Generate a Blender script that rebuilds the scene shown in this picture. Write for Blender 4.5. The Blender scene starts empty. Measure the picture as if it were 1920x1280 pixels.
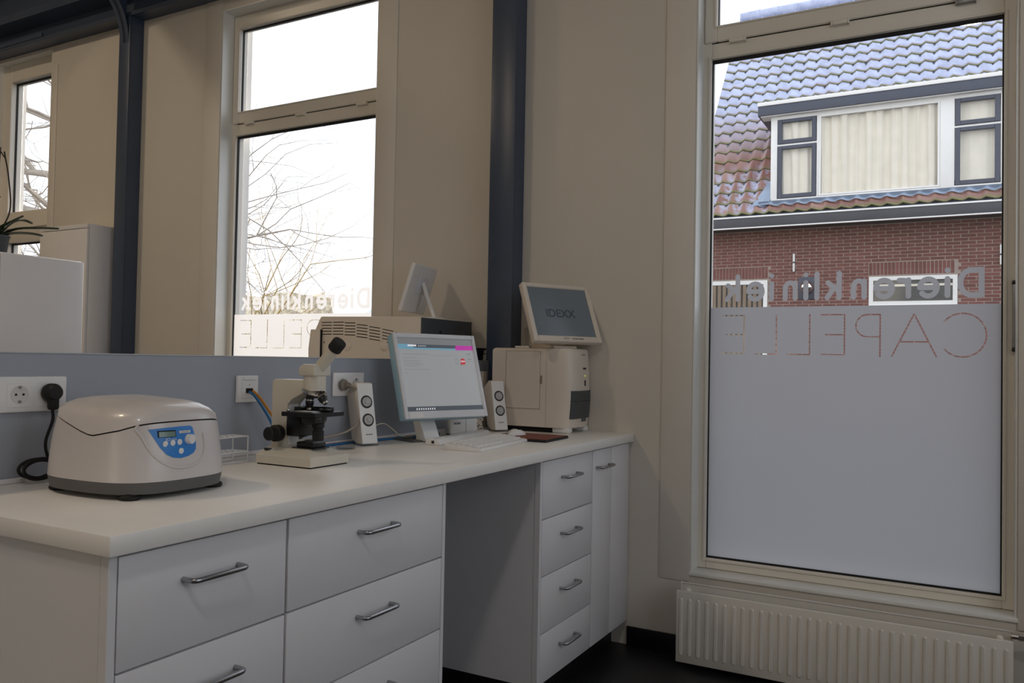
import bpy, bmesh, math, random
import numpy as np
from mathutils import Vector, Matrix
random.seed(7)
SC = bpy.context.scene
COL = SC.collection
PI = math.pi

# ------------------------------------------------------------------ camera, world, exposure
cam_d = bpy.data.cameras.new('camera'); cam = bpy.data.objects.new('camera', cam_d); COL.objects.link(cam)
cam_d.sensor_width = 36.0; cam_d.lens = 1533.2 / 1920 * 36.0
cam_d.clip_start = 0.05; cam_d.clip_end = 300
_r = Vector((0.87757128, 0.4790792, 0.01875541)); _u = Vector((-0.0052214, -0.02956673, 0.99954917)); _f = Vector((-0.47941776, 0.87727358, 0.02344545))
cam.matrix_world = Matrix(((_r.x, _u.x, -_f.x, 1.2181), (_r.y, _u.y, -_f.y, -3.3372), (_r.z, _u.z, -_f.z, 1.2003), (0, 0, 0, 1)))
SC.camera = cam
SC.view_settings.view_transform = 'Standard'; SC.view_settings.look = 'None'
SC.view_settings.gamma = 1.0; SC.view_settings.use_curve_mapping = False
SC.view_settings.exposure = 0.0
W = bpy.data.worlds.new('sky'); SC.world = W; W.use_nodes = True
nt = W.node_tree; nt.nodes.clear()
wo = nt.nodes.new('ShaderNodeOutputWorld'); wb = nt.nodes.new('ShaderNodeBackground')
wb.inputs['Color'].default_value = (0.90, 0.96, 1.05, 1); wb.inputs['Strength'].default_value = 1.8   # even bright overcast
nt.links.new(wb.outputs[0], wo.inputs[0])
SC.cycles.max_bounces = 10; SC.cycles.diffuse_bounces = 6; SC.cycles.glossy_bounces = 4; SC.cycles.transmission_bounces = 8
SC.cycles.transparent_max_bounces = 16; SC.cycles.caustics_reflective = False; SC.cycles.caustics_refractive = False
SC.cycles.sample_clamp_indirect = 4.0
sun_d = bpy.data.lights.new('sun', 'SUN'); sun_d.energy = 8.0; sun_d.color = (1.0, 0.92, 0.80); sun_d.angle = math.radians(1.5)   # low winter sun behind the houses, to the left
sun = bpy.data.objects.new('sun', sun_d); COL.objects.link(sun)
_az, _el = math.radians(12), math.radians(15)
sun.rotation_euler = Vector((math.sin(_az) * math.cos(_el), -math.cos(_az) * math.cos(_el), -math.sin(_el))).to_track_quat('-Z', 'Y').to_euler()
def portal(x, y, z, sx, sz, flip=False):           # marks the window openings for the sky sampler
    l = bpy.data.lights.new('window_portal', 'AREA'); l.shape = 'RECTANGLE'; l.size = sx; l.size_y = sz; l.cycles.is_portal = True
    o = bpy.data.objects.new('window_portal', l); o.location = (x, y, z); o.rotation_euler = (math.radians(-90), 0, math.radians(-90) if flip else 0); COL.objects.link(o)
LAMP_WARM = (1.0, 0.80, 0.58)
LAMP_POWER = 18.0
DAY_LAMP = (1.0, 0.95, 0.92)

# ------------------------------------------------------------------ materials
def lin(c):
    return tuple(((v / 255) / 12.92 if v / 255 <= 0.04045 else ((v / 255 + 0.055) / 1.055) ** 2.4) for v in c)
def mat(name, rgb, rough=0.5, metal=0.0, var=0.04, scale=8.0, bump=0.0, bscale=200.0, spec=0.5, coat=0.0, rand=0.0):
    m = bpy.data.materials.new(name); m.use_nodes = True; t = m.node_tree; b = t.nodes['Principled BSDF']
    b.inputs['Roughness'].default_value = rough; b.inputs['Metallic'].default_value = metal
    b.inputs['Specular IOR Level'].default_value = spec; b.inputs['Coat Weight'].default_value = coat
    c = lin(rgb); tc = t.nodes.new('ShaderNodeTexCoord')
    n = t.nodes.new('ShaderNodeTexNoise'); n.inputs['Scale'].default_value = scale; n.inputs['Detail'].default_value = 4
    t.links.new(tc.outputs['Object'], n.inputs['Vector'])
    r = t.nodes.new('ShaderNodeValToRGB'); t.links.new(n.outputs['Fac'], r.inputs['Fac'])
    r.color_ramp.elements[0].position = 0.3; r.color_ramp.elements[1].position = 0.7
    r.color_ramp.elements[0].color = (*[v * (1 - var) for v in c], 1); r.color_ramp.elements[1].color = (*[min(1, v * (1 + var)) for v in c], 1)
    out = r.outputs['Color']
    if rand:
        oi = t.nodes.new('ShaderNodeObjectInfo'); mr = t.nodes.new('ShaderNodeMapRange'); t.links.new(oi.outputs['Random'], mr.inputs['Value'])
        mr.inputs['To Min'].default_value = 1 - rand; mr.inputs['To Max'].default_value = 1 + rand
        mx = t.nodes.new('ShaderNodeVectorMath'); mx.operation = 'SCALE'; t.links.new(out, mx.inputs[0]); t.links.new(mr.outputs[0], mx.inputs['Scale']); out = mx.outputs[0]
    t.links.new(out, b.inputs['Base Color'])
    if bump:
        n2 = t.nodes.new('ShaderNodeTexNoise'); n2.inputs['Scale'].default_value = bscale; n2.inputs['Detail'].default_value = 3
        t.links.new(tc.outputs['Object'], n2.inputs['Vector'])
        bp = t.nodes.new('ShaderNodeBump'); bp.inputs['Strength'].default_value = bump; bp.inputs['Distance'].default_value = 0.002
        t.links.new(n2.outputs['Fac'], bp.inputs['Height']); t.links.new(bp.outputs[0], b.inputs['Normal'])
    return m
def emis(name, rgb, s=1.0):
    m = bpy.data.materials.new(name); m.use_nodes = True; t = m.node_tree; b = t.nodes['Principled BSDF']
    c = lin(rgb); b.inputs['Base Color'].default_value = (0.02, 0.02, 0.02, 1); b.inputs['Roughness'].default_value = 0.25
    b.inputs['Emission Color'].default_value = (*c, 1); b.inputs['Emission Strength'].default_value = s
    return m
def glass_mat(name, tint=(1, 1, 1), ior=1.45):
    m = bpy.data.materials.new(name); m.use_nodes = True; t = m.node_tree; t.nodes.clear()
    o = t.nodes.new('ShaderNodeOutputMaterial'); mx = t.nodes.new('ShaderNodeMixShader'); tr = t.nodes.new('ShaderNodeBsdfTransparent'); gl = t.nodes.new('ShaderNodeBsdfGlossy')
    tr.inputs[0].default_value = (*tint, 1); gl.inputs['Roughness'].default_value = 0.0
    lw = t.nodes.new('ShaderNodeLayerWeight'); lw.inputs[0].default_value = 0.5; f0 = ((ior - 1) / (ior + 1)) ** 2
    pw = t.nodes.new('ShaderNodeMath'); pw.operation = 'POWER'; pw.inputs[1].default_value = 5.0; t.links.new(lw.outputs['Facing'], pw.inputs[0])
    fr = t.nodes.new('ShaderNodeMath'); fr.operation = 'MULTIPLY_ADD'; fr.inputs[1].default_value = 1 - f0; fr.inputs[2].default_value = f0; t.links.new(pw.outputs[0], fr.inputs[0])
    t.links.new(fr.outputs[0], mx.inputs[0]); t.links.new(tr.outputs[0], mx.inputs[1]); t.links.new(gl.outputs[0], mx.inputs[2]); t.links.new(mx.outputs[0], o.inputs[0])
    return m
def film_mat():
    m = bpy.data.materials.new('frosted_film'); m.use_nodes = True; t = m.node_tree; t.nodes.clear()
    o = t.nodes.new('ShaderNodeOutputMaterial'); mx = t.nodes.new('ShaderNodeMixShader')
    tl = t.nodes.new('ShaderNodeBsdfTranslucent'); tl.inputs[0].default_value = (0.43, 0.42, 0.425, 1)
    rf = t.nodes.new('ShaderNodeBsdfRefraction'); rf.inputs['Color'].default_value = (0.42, 0.43, 0.45, 1); rf.inputs['Roughness'].default_value = 0.5; rf.inputs['IOR'].default_value = 1.3
    df = t.nodes.new('ShaderNodeBsdfDiffuse'); df.inputs[0].default_value = (0.6, 0.61, 0.63, 1)
    m2 = t.nodes.new('ShaderNodeMixShader'); m2.inputs[0].default_value = 0.12
    n = t.nodes.new('ShaderNodeTexNoise'); n.inputs['Scale'].default_value = 3; mr = t.nodes.new('ShaderNodeMapRange'); mr.inputs['To Min'].default_value = 0.22; mr.inputs['To Max'].default_value = 0.28
    t.links.new(n.outputs['Fac'], mr.inputs['Value']); t.links.new(mr.outputs[0], mx.inputs[0])
    t.links.new(tl.outputs[0], mx.inputs[1]); t.links.new(rf.outputs[0], mx.inputs[2])
    t.links.new(mx.outputs[0], m2.inputs[1]); t.links.new(df.outputs[0], m2.inputs[2]); t.links.new(m2.outputs[0], o.inputs[0])
    return m
M = {}
M['wall'] = mat('cream_wall_paint', (207, 201, 191), 0.75, var=0.015, scale=3, bump=0.12, bscale=350)
M['trim'] = mat('cream_board', (214, 208, 199), 0.5, var=0.01)
M['frame'] = mat('window_frame_white', (222, 216, 205), 0.35, var=0.01)
M['reveal'] = mat('reveal_white', (226, 226, 222), 0.45, var=0.01)
M['ceil'] = mat('ceiling_white', (225, 220, 208), 0.8, var=0.02)
M['floor'] = mat('black_vinyl', (26, 26, 30), 0.42, var=0.25, scale=40, bump=0.05)
M['skirt'] = mat('black_skirting', (22, 21, 24), 0.4, var=0.1)
M['divider'] = mat('blue_grey_paint', (156, 162, 172), 0.62, var=0.02, scale=4, bump=0.10, bscale=400)
M['navy'] = mat('navy_steel_paint', (62, 74, 94), 0.35, var=0.04, bump=0.05, bscale=120)
M['lam'] = mat('white_laminate', (222, 221, 223), 0.42, var=0.01)
M['top'] = mat('white_worktop', (238, 235, 230), 0.38, var=0.012, scale=20)
M['steel'] = mat('brushed_steel', (165, 165, 168), 0.28, 1.0, var=0.05, scale=60)
M['chrome'] = mat('chrome', (215, 212, 208), 0.12, 1.0, var=0.02)
M['copper'] = mat('copper_pipe', (176, 116, 88), 0.3, 1.0)
M['black'] = mat('black_plastic', (17, 17, 19), 0.38, var=0.1)
M['rubber'] = mat('black_rubber', (14, 14, 14), 0.65, var=0.1)
M['dark'] = mat('dark_gap', (10, 10, 10), 0.8)
M['beige'] = mat('warm_white_casing', (215, 205, 193), 0.42, var=0.01, bump=0.03, bscale=900)
M['white'] = mat('white_plastic', (226, 225, 224), 0.35, var=0.01)
M['pearl'] = mat('pearl_white_casing', (206, 200, 198), 0.33, var=0.015, bump=0.04, bscale=700, coat=0.25)
M['grey'] = mat('grey_plastic', (92, 92, 92), 0.5, var=0.04)
M['dgrey'] = mat('dark_grey_plastic', (66, 70, 74), 0.5, var=0.04)
M['lightblue'] = mat('light_blue_plastic', (150, 186, 206), 0.35)
M['bezel'] = mat('silver_white_bezel', (214, 216, 222), 0.32)
M['blue'] = mat('blue_panel', (50, 128, 205), 0.4)
M['lcd'] = mat('grey_green_display', (118, 140, 132), 0.2)
M['micro'] = mat('cream_enamel', (208, 202, 188), 0.35, var=0.015)
M['rad'] = mat('radiator_enamel', (220, 216, 208), 0.35, var=0.008)
M['pad'] = mat('brown_mouse_pad', (120, 58, 42), 0.6, var=0.1, scale=60)
M['cblue'] = mat('blue_cable', (38, 110, 165), 0.45)
M['corange'] = mat('orange_cable', (214, 140, 40), 0.45)
M['cwhite'] = mat('white_cable', (220, 212, 198), 0.45)
M['cgrey'] = mat('grey_cable', (150, 140, 128), 0.45)
M['gplug'] = mat('grey_plug', (128, 118, 108), 0.5)
M['glass'] = glass_mat('window_glass')
M['clear'] = glass_mat('clear_plastic', (0.86, 0.86, 0.85), 1.25)
M['film'] = film_mat()
M['leaf'] = mat('dark_leaf', (36, 52, 30), 0.45, var=0.25, scale=14)
M['stem'] = mat('brown_stem', (58, 46, 36), 0.6)
M['casing_gap'] = mat('casing_gap_brown', (128, 118, 108), 0.6)
M['cone'] = mat('speaker_cone', (176, 174, 174), 0.35)
M['ink'] = mat('dark_print', (46, 46, 50), 0.5)
M['led'] = emis('green_led', (176, 188, 96), 0.6)
M['scr'] = emis('screen_page', (166, 168, 170), 0.62)
M['scr2'] = emis('screen_grey', (140, 142, 144), 0.55)
M['scr_d'] = emis('screen_dark', (64, 70, 78), 0.9)
M['scr_b'] = emis('screen_blue', (110, 155, 178), 0.8)
M['scr_m'] = emis('screen_magenta', (176, 40, 150), 0.9)
M['scr_r'] = emis('screen_red', (170, 40, 46), 0.9)
M['scr_l'] = emis('screen_line', (118, 122, 128), 0.8)
M['scr_w'] = emis('screen_white', (215, 215, 218), 0.9)
M['tab'] = emis('touch_screen', (62, 68, 72), 0.8); M['tab'].node_tree.nodes['Principled BSDF'].inputs['Roughness'].default_value = 0.18
M['tab_t'] = emis('touch_screen_text', (40, 44, 50), 0.6)
M['lampface'] = emis('ceiling_lamp_glow', (255, 226, 190), 5.0)
M['hw'] = mat('house_white_paint', (226, 224, 220), 0.5, var=0.02)
M['hnavy'] = mat('house_dark_paint', (62, 66, 80), 0.4, var=0.06)
M['gutter'] = mat('gutter_anthracite', (58, 58, 64), 0.5, var=0.12, scale=3)
M['brick'] = mat('red_brick', (113, 72, 66), 0.85, var=0.22, scale=9, bump=0.4, bscale=60, rand=0.16)
M['mortar'] = mat('mortar', (150, 137, 127), 0.9, var=0.1, scale=30)
M['curtain'] = mat('cream_curtain', (228, 220, 202), 0.8, var=0.05, scale=5)
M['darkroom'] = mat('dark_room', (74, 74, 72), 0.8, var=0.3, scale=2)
M['lead'] = mat('lead_flashing', (132, 146, 166), 0.5, var=0.15, scale=5)
M['tan'] = mat('tan_board', (124, 106, 88), 0.7, var=0.1)
M['pave'] = mat('street_paving', (70, 70, 72), 0.95, spec=0.05, var=0.12, scale=1.2)
M['bark'] = mat('grey_bark', (160, 150, 138), 0.9, var=0.2, scale=6)
M['twig'] = mat('golden_twig', (186, 162, 112), 0.9, var=0.2, scale=6)
M['hedge'] = mat('glare_paled_hedge', (226, 214, 190), 0.9, var=0.3, scale=12)  # glare from the bright sky is painted into this pale hedge colour
M['greyroof'] = mat('grey_roof', (186, 194, 200), 0.7, var=0.06)
def tile_mat(name, pale_coat):
    m = bpy.data.materials.new(name); m.use_nodes = True; t = m.node_tree; b = t.nodes['Principled BSDF']
    tc = t.nodes.new('ShaderNodeTexCoord'); geo = t.nodes.new('ShaderNodeNewGeometry'); oi = t.nodes.new('ShaderNodeObjectInfo')
    def noise(vec, sc, det=3):
        n = t.nodes.new('ShaderNodeTexNoise'); n.inputs['Scale'].default_value = sc; n.inputs['Detail'].default_value = det; t.links.new(vec, n.inputs['Vector']); return n.outputs['Fac']
    def ramp(fac, p0, p1, c0, c1):
        r = t.nodes.new('ShaderNodeValToRGB'); t.links.new(fac, r.inputs['Fac']); e = r.color_ramp.elements
        e[0].position = p0; e[1].position = p1; e[0].color = (*c0, 1); e[1].color = (*c1, 1); return r.outputs['Color']
    def mix(f, a, c):
        x = t.nodes.new('ShaderNodeMix'); x.data_type = 'RGBA'
        if isinstance(f, float): x.inputs[0].default_value = f
        else: t.links.new(f, x.inputs[0])
        t.links.new(a, x.inputs[6]); t.links.new(c, x.inputs[7]); return x.outputs[2]
    base = ramp(oi.outputs['Random'], 0.1, 0.9, lin((122, 82, 74)), lin((148, 112, 102)))
    moss = ramp(noise(tc.outputs['Object'], 14), 0.3, 0.7, lin((84, 92, 44)), lin((120, 118, 70)))
    sep = t.nodes.new('ShaderNodeSeparateXYZ'); t.links.new(tc.outputs['Object'], sep.inputs[0])
    edge = t.nodes.new('ShaderNodeMapRange'); t.links.new(sep.outputs['Y'], edge.inputs['Value'])
    edge.inputs['From Min'].default_value = 0.07; edge.inputs['From Max'].default_value = 0.0
    ad = t.nodes.new('ShaderNodeMath'); ad.operation = 'MULTIPLY_ADD'; t.links.new(noise(geo.outputs['Position'], 2.2), ad.inputs[0]); ad.inputs[1].default_value = 1.4; ad.inputs[2].default_value = -0.75
    ad2 = t.nodes.new('ShaderNodeMath'); ad2.operation = 'ADD'; t.links.new(ad.outputs[0], ad2.inputs[0]); t.links.new(edge.outputs[0], ad2.inputs[1]); ad2.use_clamp = True
    c = mix(ad2.outputs[0], base, moss)
    if pale_coat:                                                # pale blue-white tone in the troughs, heavier high on the roof
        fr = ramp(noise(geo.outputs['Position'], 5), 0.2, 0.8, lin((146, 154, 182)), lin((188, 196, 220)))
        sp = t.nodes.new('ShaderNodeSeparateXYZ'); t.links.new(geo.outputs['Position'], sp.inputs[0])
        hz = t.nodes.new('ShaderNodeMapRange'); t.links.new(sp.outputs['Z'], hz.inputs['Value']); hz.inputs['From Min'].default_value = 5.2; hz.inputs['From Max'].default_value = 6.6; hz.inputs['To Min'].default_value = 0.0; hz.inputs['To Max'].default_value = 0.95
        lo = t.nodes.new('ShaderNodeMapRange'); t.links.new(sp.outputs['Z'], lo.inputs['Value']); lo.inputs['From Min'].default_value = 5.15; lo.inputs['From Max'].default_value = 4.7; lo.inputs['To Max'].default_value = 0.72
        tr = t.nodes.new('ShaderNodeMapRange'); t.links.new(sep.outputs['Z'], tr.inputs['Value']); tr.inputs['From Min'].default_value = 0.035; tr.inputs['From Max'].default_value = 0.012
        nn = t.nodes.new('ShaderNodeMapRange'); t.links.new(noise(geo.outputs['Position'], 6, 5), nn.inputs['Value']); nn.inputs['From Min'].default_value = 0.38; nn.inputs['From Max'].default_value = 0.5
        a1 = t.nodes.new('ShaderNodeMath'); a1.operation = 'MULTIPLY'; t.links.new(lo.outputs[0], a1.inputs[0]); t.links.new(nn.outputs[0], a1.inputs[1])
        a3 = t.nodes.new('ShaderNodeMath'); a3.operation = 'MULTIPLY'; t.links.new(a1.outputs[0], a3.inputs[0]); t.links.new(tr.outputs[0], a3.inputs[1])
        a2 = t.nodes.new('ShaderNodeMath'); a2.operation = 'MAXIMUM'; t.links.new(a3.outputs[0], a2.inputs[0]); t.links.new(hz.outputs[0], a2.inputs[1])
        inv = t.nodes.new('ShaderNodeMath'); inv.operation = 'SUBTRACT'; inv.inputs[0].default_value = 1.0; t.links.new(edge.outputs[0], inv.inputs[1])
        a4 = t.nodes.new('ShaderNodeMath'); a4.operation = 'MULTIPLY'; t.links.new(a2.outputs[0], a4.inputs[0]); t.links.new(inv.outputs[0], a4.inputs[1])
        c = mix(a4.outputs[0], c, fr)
    t.links.new(c, b.inputs['Base Color']); b.inputs['Roughness'].default_value = 0.32
    return m
M['tile'] = tile_mat('pale_roof_tile', True); M['tile_moss'] = tile_mat('mossy_roof_tile', False)

# ------------------------------------------------------------------ mesh helpers
class B:
    def __init__(s): s.bm = bmesh.new()
    def _mi(s, faces, mi):
        if mi:
            for f in faces: f.material_index = mi
    def box(s, x0, x1, y0, y1, z0, z1, bev=0.0, seg=2, mi=0, M4=None):
        r = bmesh.ops.create_cube(s.bm, size=1.0); vs = r['verts']
        for v in vs:
            v.co = Vector(((x0 + x1) / 2 + v.co.x * (x1 - x0), (y0 + y1) / 2 + v.co.y * (y1 - y0), (z0 + z1) / 2 + v.co.z * (z1 - z0)))
            if M4 is not None: v.co = M4 @ v.co
        fs = set(f for v in vs for f in v.link_faces); s._mi(fs, mi)
        if bev > 0:
            es = list(set(e for v in vs for e in v.link_edges))
            bmesh.ops.bevel(s.bm, geom=es, offset=bev, segments=seg, affect='EDGES', profile=0.5, clamp_overlap=True)
        return s
    def cyl(s, p0, p1, r0, r1=None, n=20, mi=0):
        r1 = r0 if r1 is None else r1; p0, p1 = Vector(p0), Vector(p1); ax = (p1 - p0).normalized()
        q = Vector((0, 0, 1)).rotation_difference(ax)
        a, b = [], []
        for i in range(n):
            d = q @ Vector((math.cos(2 * PI * i / n), math.sin(2 * PI * i / n), 0))
            a.append(s.bm.verts.new(p0 + d * r0)); b.append(s.bm.verts.new(p1 + d * r1))
        fs = [s.bm.faces.new((a[i], a[(i + 1) % n], b[(i + 1) % n], b[i])) for i in range(n)]
        fs.append(s.bm.faces.new(list(reversed(a)))); fs.append(s.bm.faces.new(b)); s._mi(fs, mi); return s
    def lathe(s, prof, p0, ax=(0, 0, 1), n=24, mi=0):         # prof: (radius, height) along ax from p0
        p0 = Vector(p0); q = Vector((0, 0, 1)).rotation_difference(Vector(ax).normalized()); rings = []
        for r, h in prof:
            rings.append([s.bm.verts.new(p0 + q @ Vector((r * math.cos(2 * PI * i / n), r * math.sin(2 * PI * i / n), h))) for i in range(n)])
        fs = []
        for k in range(len(rings) - 1):
            for i in range(n): fs.append(s.bm.faces.new((rings[k][i], rings[k][(i + 1) % n], rings[k + 1][(i + 1) % n], rings[k + 1][i])))
        fs.append(s.bm.faces.new(list(reversed(rings[0])))); fs.append(s.bm.faces.new(rings[-1])); s._mi(fs, mi); return s
    def tube(s, pts, r, n=8, mi=0, taper=None):
        pts = [Vector(p) for p in pts]; rings = []; ref = Vector((0, 0, 1)); prev = None
        for i, p in enumerate(pts):
            t = (pts[min(i + 1, len(pts) - 1)] - pts[max(i - 1, 0)]).normalized()
            if prev is None:
                a = t.cross(ref if abs(t.dot(ref)) < 0.95 else Vector((1, 0, 0))).normalized()
            else:
                a = (prev - t * prev.dot(t)).normalized()
            prev = a; b = t.cross(a); rr = r * (1 if taper is None else taper[i])
            rings.append([s.bm.verts.new(p + (a * math.cos(2 * PI * k / n) + b * math.sin(2 * PI * k / n)) * rr) for k in range(n)])
        fs = []
        for i in range(len(rings) - 1):
            for k in range(n): fs.append(s.bm.faces.new((rings[i][k], rings[i][(k + 1) % n], rings[i + 1][(k + 1) % n], rings[i + 1][k])))
        fs.append(s.bm.faces.new(list(reversed(rings[0])))); fs.append(s.bm.faces.new(rings[-1])); s._mi(fs, mi); return s
    def prism(s, poly, plane, a, b, mi=0, bev=0.0):           # polygon in plane 'xz','yz','xy' extruded between a and b
        def P(u, v, w): return {'xz': (u, w, v), 'yz': (w, u, v), 'xy': (u, v, w)}[plane]
        A = [s.bm.verts.new(P(u, v, a)) for u, v in poly]; Bv = [s.bm.verts.new(P(u, v, b)) for u, v in poly]; n = len(poly)
        fs = [s.bm.faces.new((A[i], A[(i + 1) % n], Bv[(i + 1) % n], Bv[i])) for i in range(n)]
        fs.append(s.bm.faces.new(list(reversed(A)))); fs.append(s.bm.faces.new(Bv)); s._mi(fs, mi)
        if bev > 0:
            es = list(set(e for f in fs for e in f.edges)); bmesh.ops.bevel(s.bm, geom=es, offset=bev, segments=2, affect='EDGES', profile=0.5, clamp_overlap=True)
        return s
    def ring(s, x0, x1, z0, z1, wl, wr, wb, wt, y0, y1, bev=0.002, mi=0):   # rectangular frame in the xz plane
        s.box(x0, x0 + wl, y0, y1, z0, z1, bev, 1, mi); s.box(x1 - wr, x1, y0, y1, z0, z1, bev, 1, mi)
        s.box(x0 + wl, x1 - wr, y0, y1, z0, z0 + wb, bev, 1, mi); s.box(x0 + wl, x1 - wr, y0, y1, z1 - wt, z1, bev, 1, mi); return s
    def quad(s, pts, mi=0):
        f = s.bm.faces.new([s.bm.verts.new(p) for p in pts]); s._mi([f], mi); return s
    def sphere(s, c, r, n=16, sz=1.0, mi=0):
        r_ = bmesh.ops.create_uvsphere(s.bm, u_segments=n, v_segments=max(6, n // 2), radius=r)
        for v in r_['verts']: v.co = Vector(c) + Vector((v.co.x, v.co.y, v.co.z * sz))
        s._mi(set(f for v in r_['verts'] for f in v.link_faces), mi); return s
    def mesh(s, name, mats, smooth=35):
        bmesh.ops.recalc_face_normals(s.bm, faces=s.bm.faces[:]); me = bpy.data.meshes.new(name); s.bm.to_mesh(me); s.bm.free()
        for m in (mats if isinstance(mats, (list, tuple)) else [mats]): me.materials.append(m)
        if smooth:
            me.polygons.foreach_set('use_smooth', [True] * len(me.polygons)); me.set_sharp_from_angle(angle=math.radians(smooth))
        return me
    def obj(s, name, mats, parent=None, smooth=35, **kw): return place(name, s.mesh(name, mats, smooth), parent, **kw)
def place(name, me, parent=None, loc=None, rot=None, label=None, cat=None, group=None, kind=None):
    o = bpy.data.objects.new(name, me); COL.objects.link(o)
    if parent is not None: o.parent = parent
    if loc is not None: o.location = loc
    if rot is not None: o.rotation_euler = rot
    return tag(o, label, cat, group, kind)
def tag(o, label=None, cat=None, group=None, kind=None):
    if label: o['label'] = label
    if cat: o['category'] = cat
    if group: o['group'] = group
    if kind: o['kind'] = kind
    return o
def thing(name, label, cat, loc=(0, 0, 0), rz=0.0, group=None, kind=None):
    o = bpy.data.objects.new(name, None); COL.objects.link(o); o.empty_display_size = 0.05
    o.location = loc; o.rotation_euler = (0, 0, rz); return tag(o, label, cat, group, kind)
def struct(name, b, m, parent=None, smooth=35): return b.obj(name, m, parent, smooth, kind=None if parent else 'structure')
def catmull(pts, k=8):
    P = [Vector(p) for p in pts]; P = [P[0] * 2 - P[1]] + P + [P[-1] * 2 - P[-2]]; out = []
    for i in range(1, len(P) - 2):
        for j in range(k):
            t = j / k; a, b, c, d = P[i - 1], P[i], P[i + 1], P[i + 2]
            out.append(0.5 * ((2 * b) + (c - a) * t + (2 * a - 5 * b + 4 * c - d) * t * t + (3 * b - a - 3 * c + d) * t ** 3))
    out.append(P[-2]); return out
def text(name, s, size, m, parent, loc, R, align='CENTER', bold=0.0):
    cu = bpy.data.curves.new(name, 'FONT'); cu.body = s; cu.size = size; cu.align_x = align; cu.align_y = 'CENTER'; cu.offset = bold; cu.resolution_u = 3
    t = bpy.data.objects.new('tmp', cu); COL.objects.link(t); bpy.context.view_layer.update()
    me = bpy.data.meshes.new_from_object(t.evaluated_get(bpy.context.evaluated_depsgraph_get())); bpy.data.objects.remove(t)
    me.materials.clear(); me.materials.append(m); o = place(name, me, parent); o.matrix_local = Matrix.Translation(loc) @ R.to_4x4(); return o
R_XP = Matrix(((0, 0, 1), (1, 0, 0), (0, 1, 0)))      # text facing +X, reading along +Y

# ------------------------------------------------------------------ room shell
XL, XR, YB, ZC = -6.4, 3.3, -5.6, 4.25
OPEN = [(-4.90, -4.22, 0.30, 3.27), (-2.577, -1.427, 0.345, 3.22), (0.25, 1.40, 0.345, 3.22)]
b = B(); x = XL
for (a, c, z0, z1) in OPEN:
    b.box(x, a, 0, 0.22, 0, ZC); b.box(a, c, 0, 0.22, 0, z0); b.box(a, c, 0, 0.22, z1, ZC); x = c
b.box(x, XR, 0, 0.22, 0, ZC); struct('wall_front', b, M['wall'])
struct('floor', B().box(XL - .2, XR + .2, YB - .2, 0.22, -0.12, 0), M['floor'])
struct('ceiling', B().box(XL - .2, XR + .2, YB - .2, 0.22, ZC, ZC + 0.15), M['ceil'])
struct('wall_left', B().box(XL - 0.2, XL, YB, 0.22, 0, ZC), M['wall'])
RW = (-3.3, -0.9, 0.9, 3.2)
b = B().box(XR, XR + .2, YB, RW[0], 0, ZC).box(XR, XR + .2, RW[1], 0.22, 0, ZC).box(XR, XR + .2, RW[0], RW[1], 0, RW[2]).box(XR, XR + .2, RW[0], RW[1], RW[3], ZC); struct('wall_right', b, M['wall'])
w = thing('window_4', None, None, (XR + .1, (RW[0] + RW[1]) / 2, 0), kind='structure'); h_ = (RW[1] - RW[0]) / 2  # unseen window, added to bring more daylight into the room
b = B().box(-.04, .04, -h_ + .001, -h_ + .06, RW[2] + .001, RW[3] - .001, .003).box(-.04, .04, h_ - .06, h_ - .001, RW[2] + .001, RW[3] - .001, .003).box(-.04, .04, -h_ + .06, h_ - .06, RW[2] + .001, RW[2] + .06, .003).box(-.04, .04, -h_ + .06, h_ - .06, RW[3] - .06, RW[3] - .001, .003).box(-.04, .04, -.03, .03, RW[2] + .06, RW[3] - .06, .003); b.obj('frame', M['frame'], w)
B().box(-.002, .002, -h_ + .06, -.03, RW[2] + .06, RW[3] - .06).obj('pane', M['glass'], w); B().box(-.002, .002, .03, h_ - .06, RW[2] + .06, RW[3] - .06).obj('pane', M['glass'], w)
portal(XR + .22, (RW[0] + RW[1]) / 2, (RW[2] + RW[3]) / 2, 2.4, 2.3, True)
struct('wall_back', B().box(XL - .2, XR + .2, YB - 0.2, YB, 0, ZC), M['wall'])
struct('baseboard_front', B().box(-0.018, XR, -0.012, -0.0005, 0, 0.08, 0.002), M['skirt'])
struct('baseboard_right', B().box(XR - 0.012, XR - 0.0005, YB, -0.013, 0, 0.08, 0.002), M['skirt'])
b = B().box(-0.77, -0.67, -2.95, -0.101, 0, 1.196); struct('wall_divider', b, M['divider'])
struct('trim_1', B().box(-0.772, -0.668, -2.95, -0.101, 1.1962, 1.1995, 0.001), mat('divider_cap', (176, 180, 186), 0.5))
k = 2
for (a, c) in ((0.12, 0.249), (1.401, 1.53), (-2.707, -2.578), (-1.426, -1.30)):
    struct('trim_%d' % k, B().box(a, c, -0.005, -0.0005, 0.305, 3.30, 0.0015), M['trim']); k += 1

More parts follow.
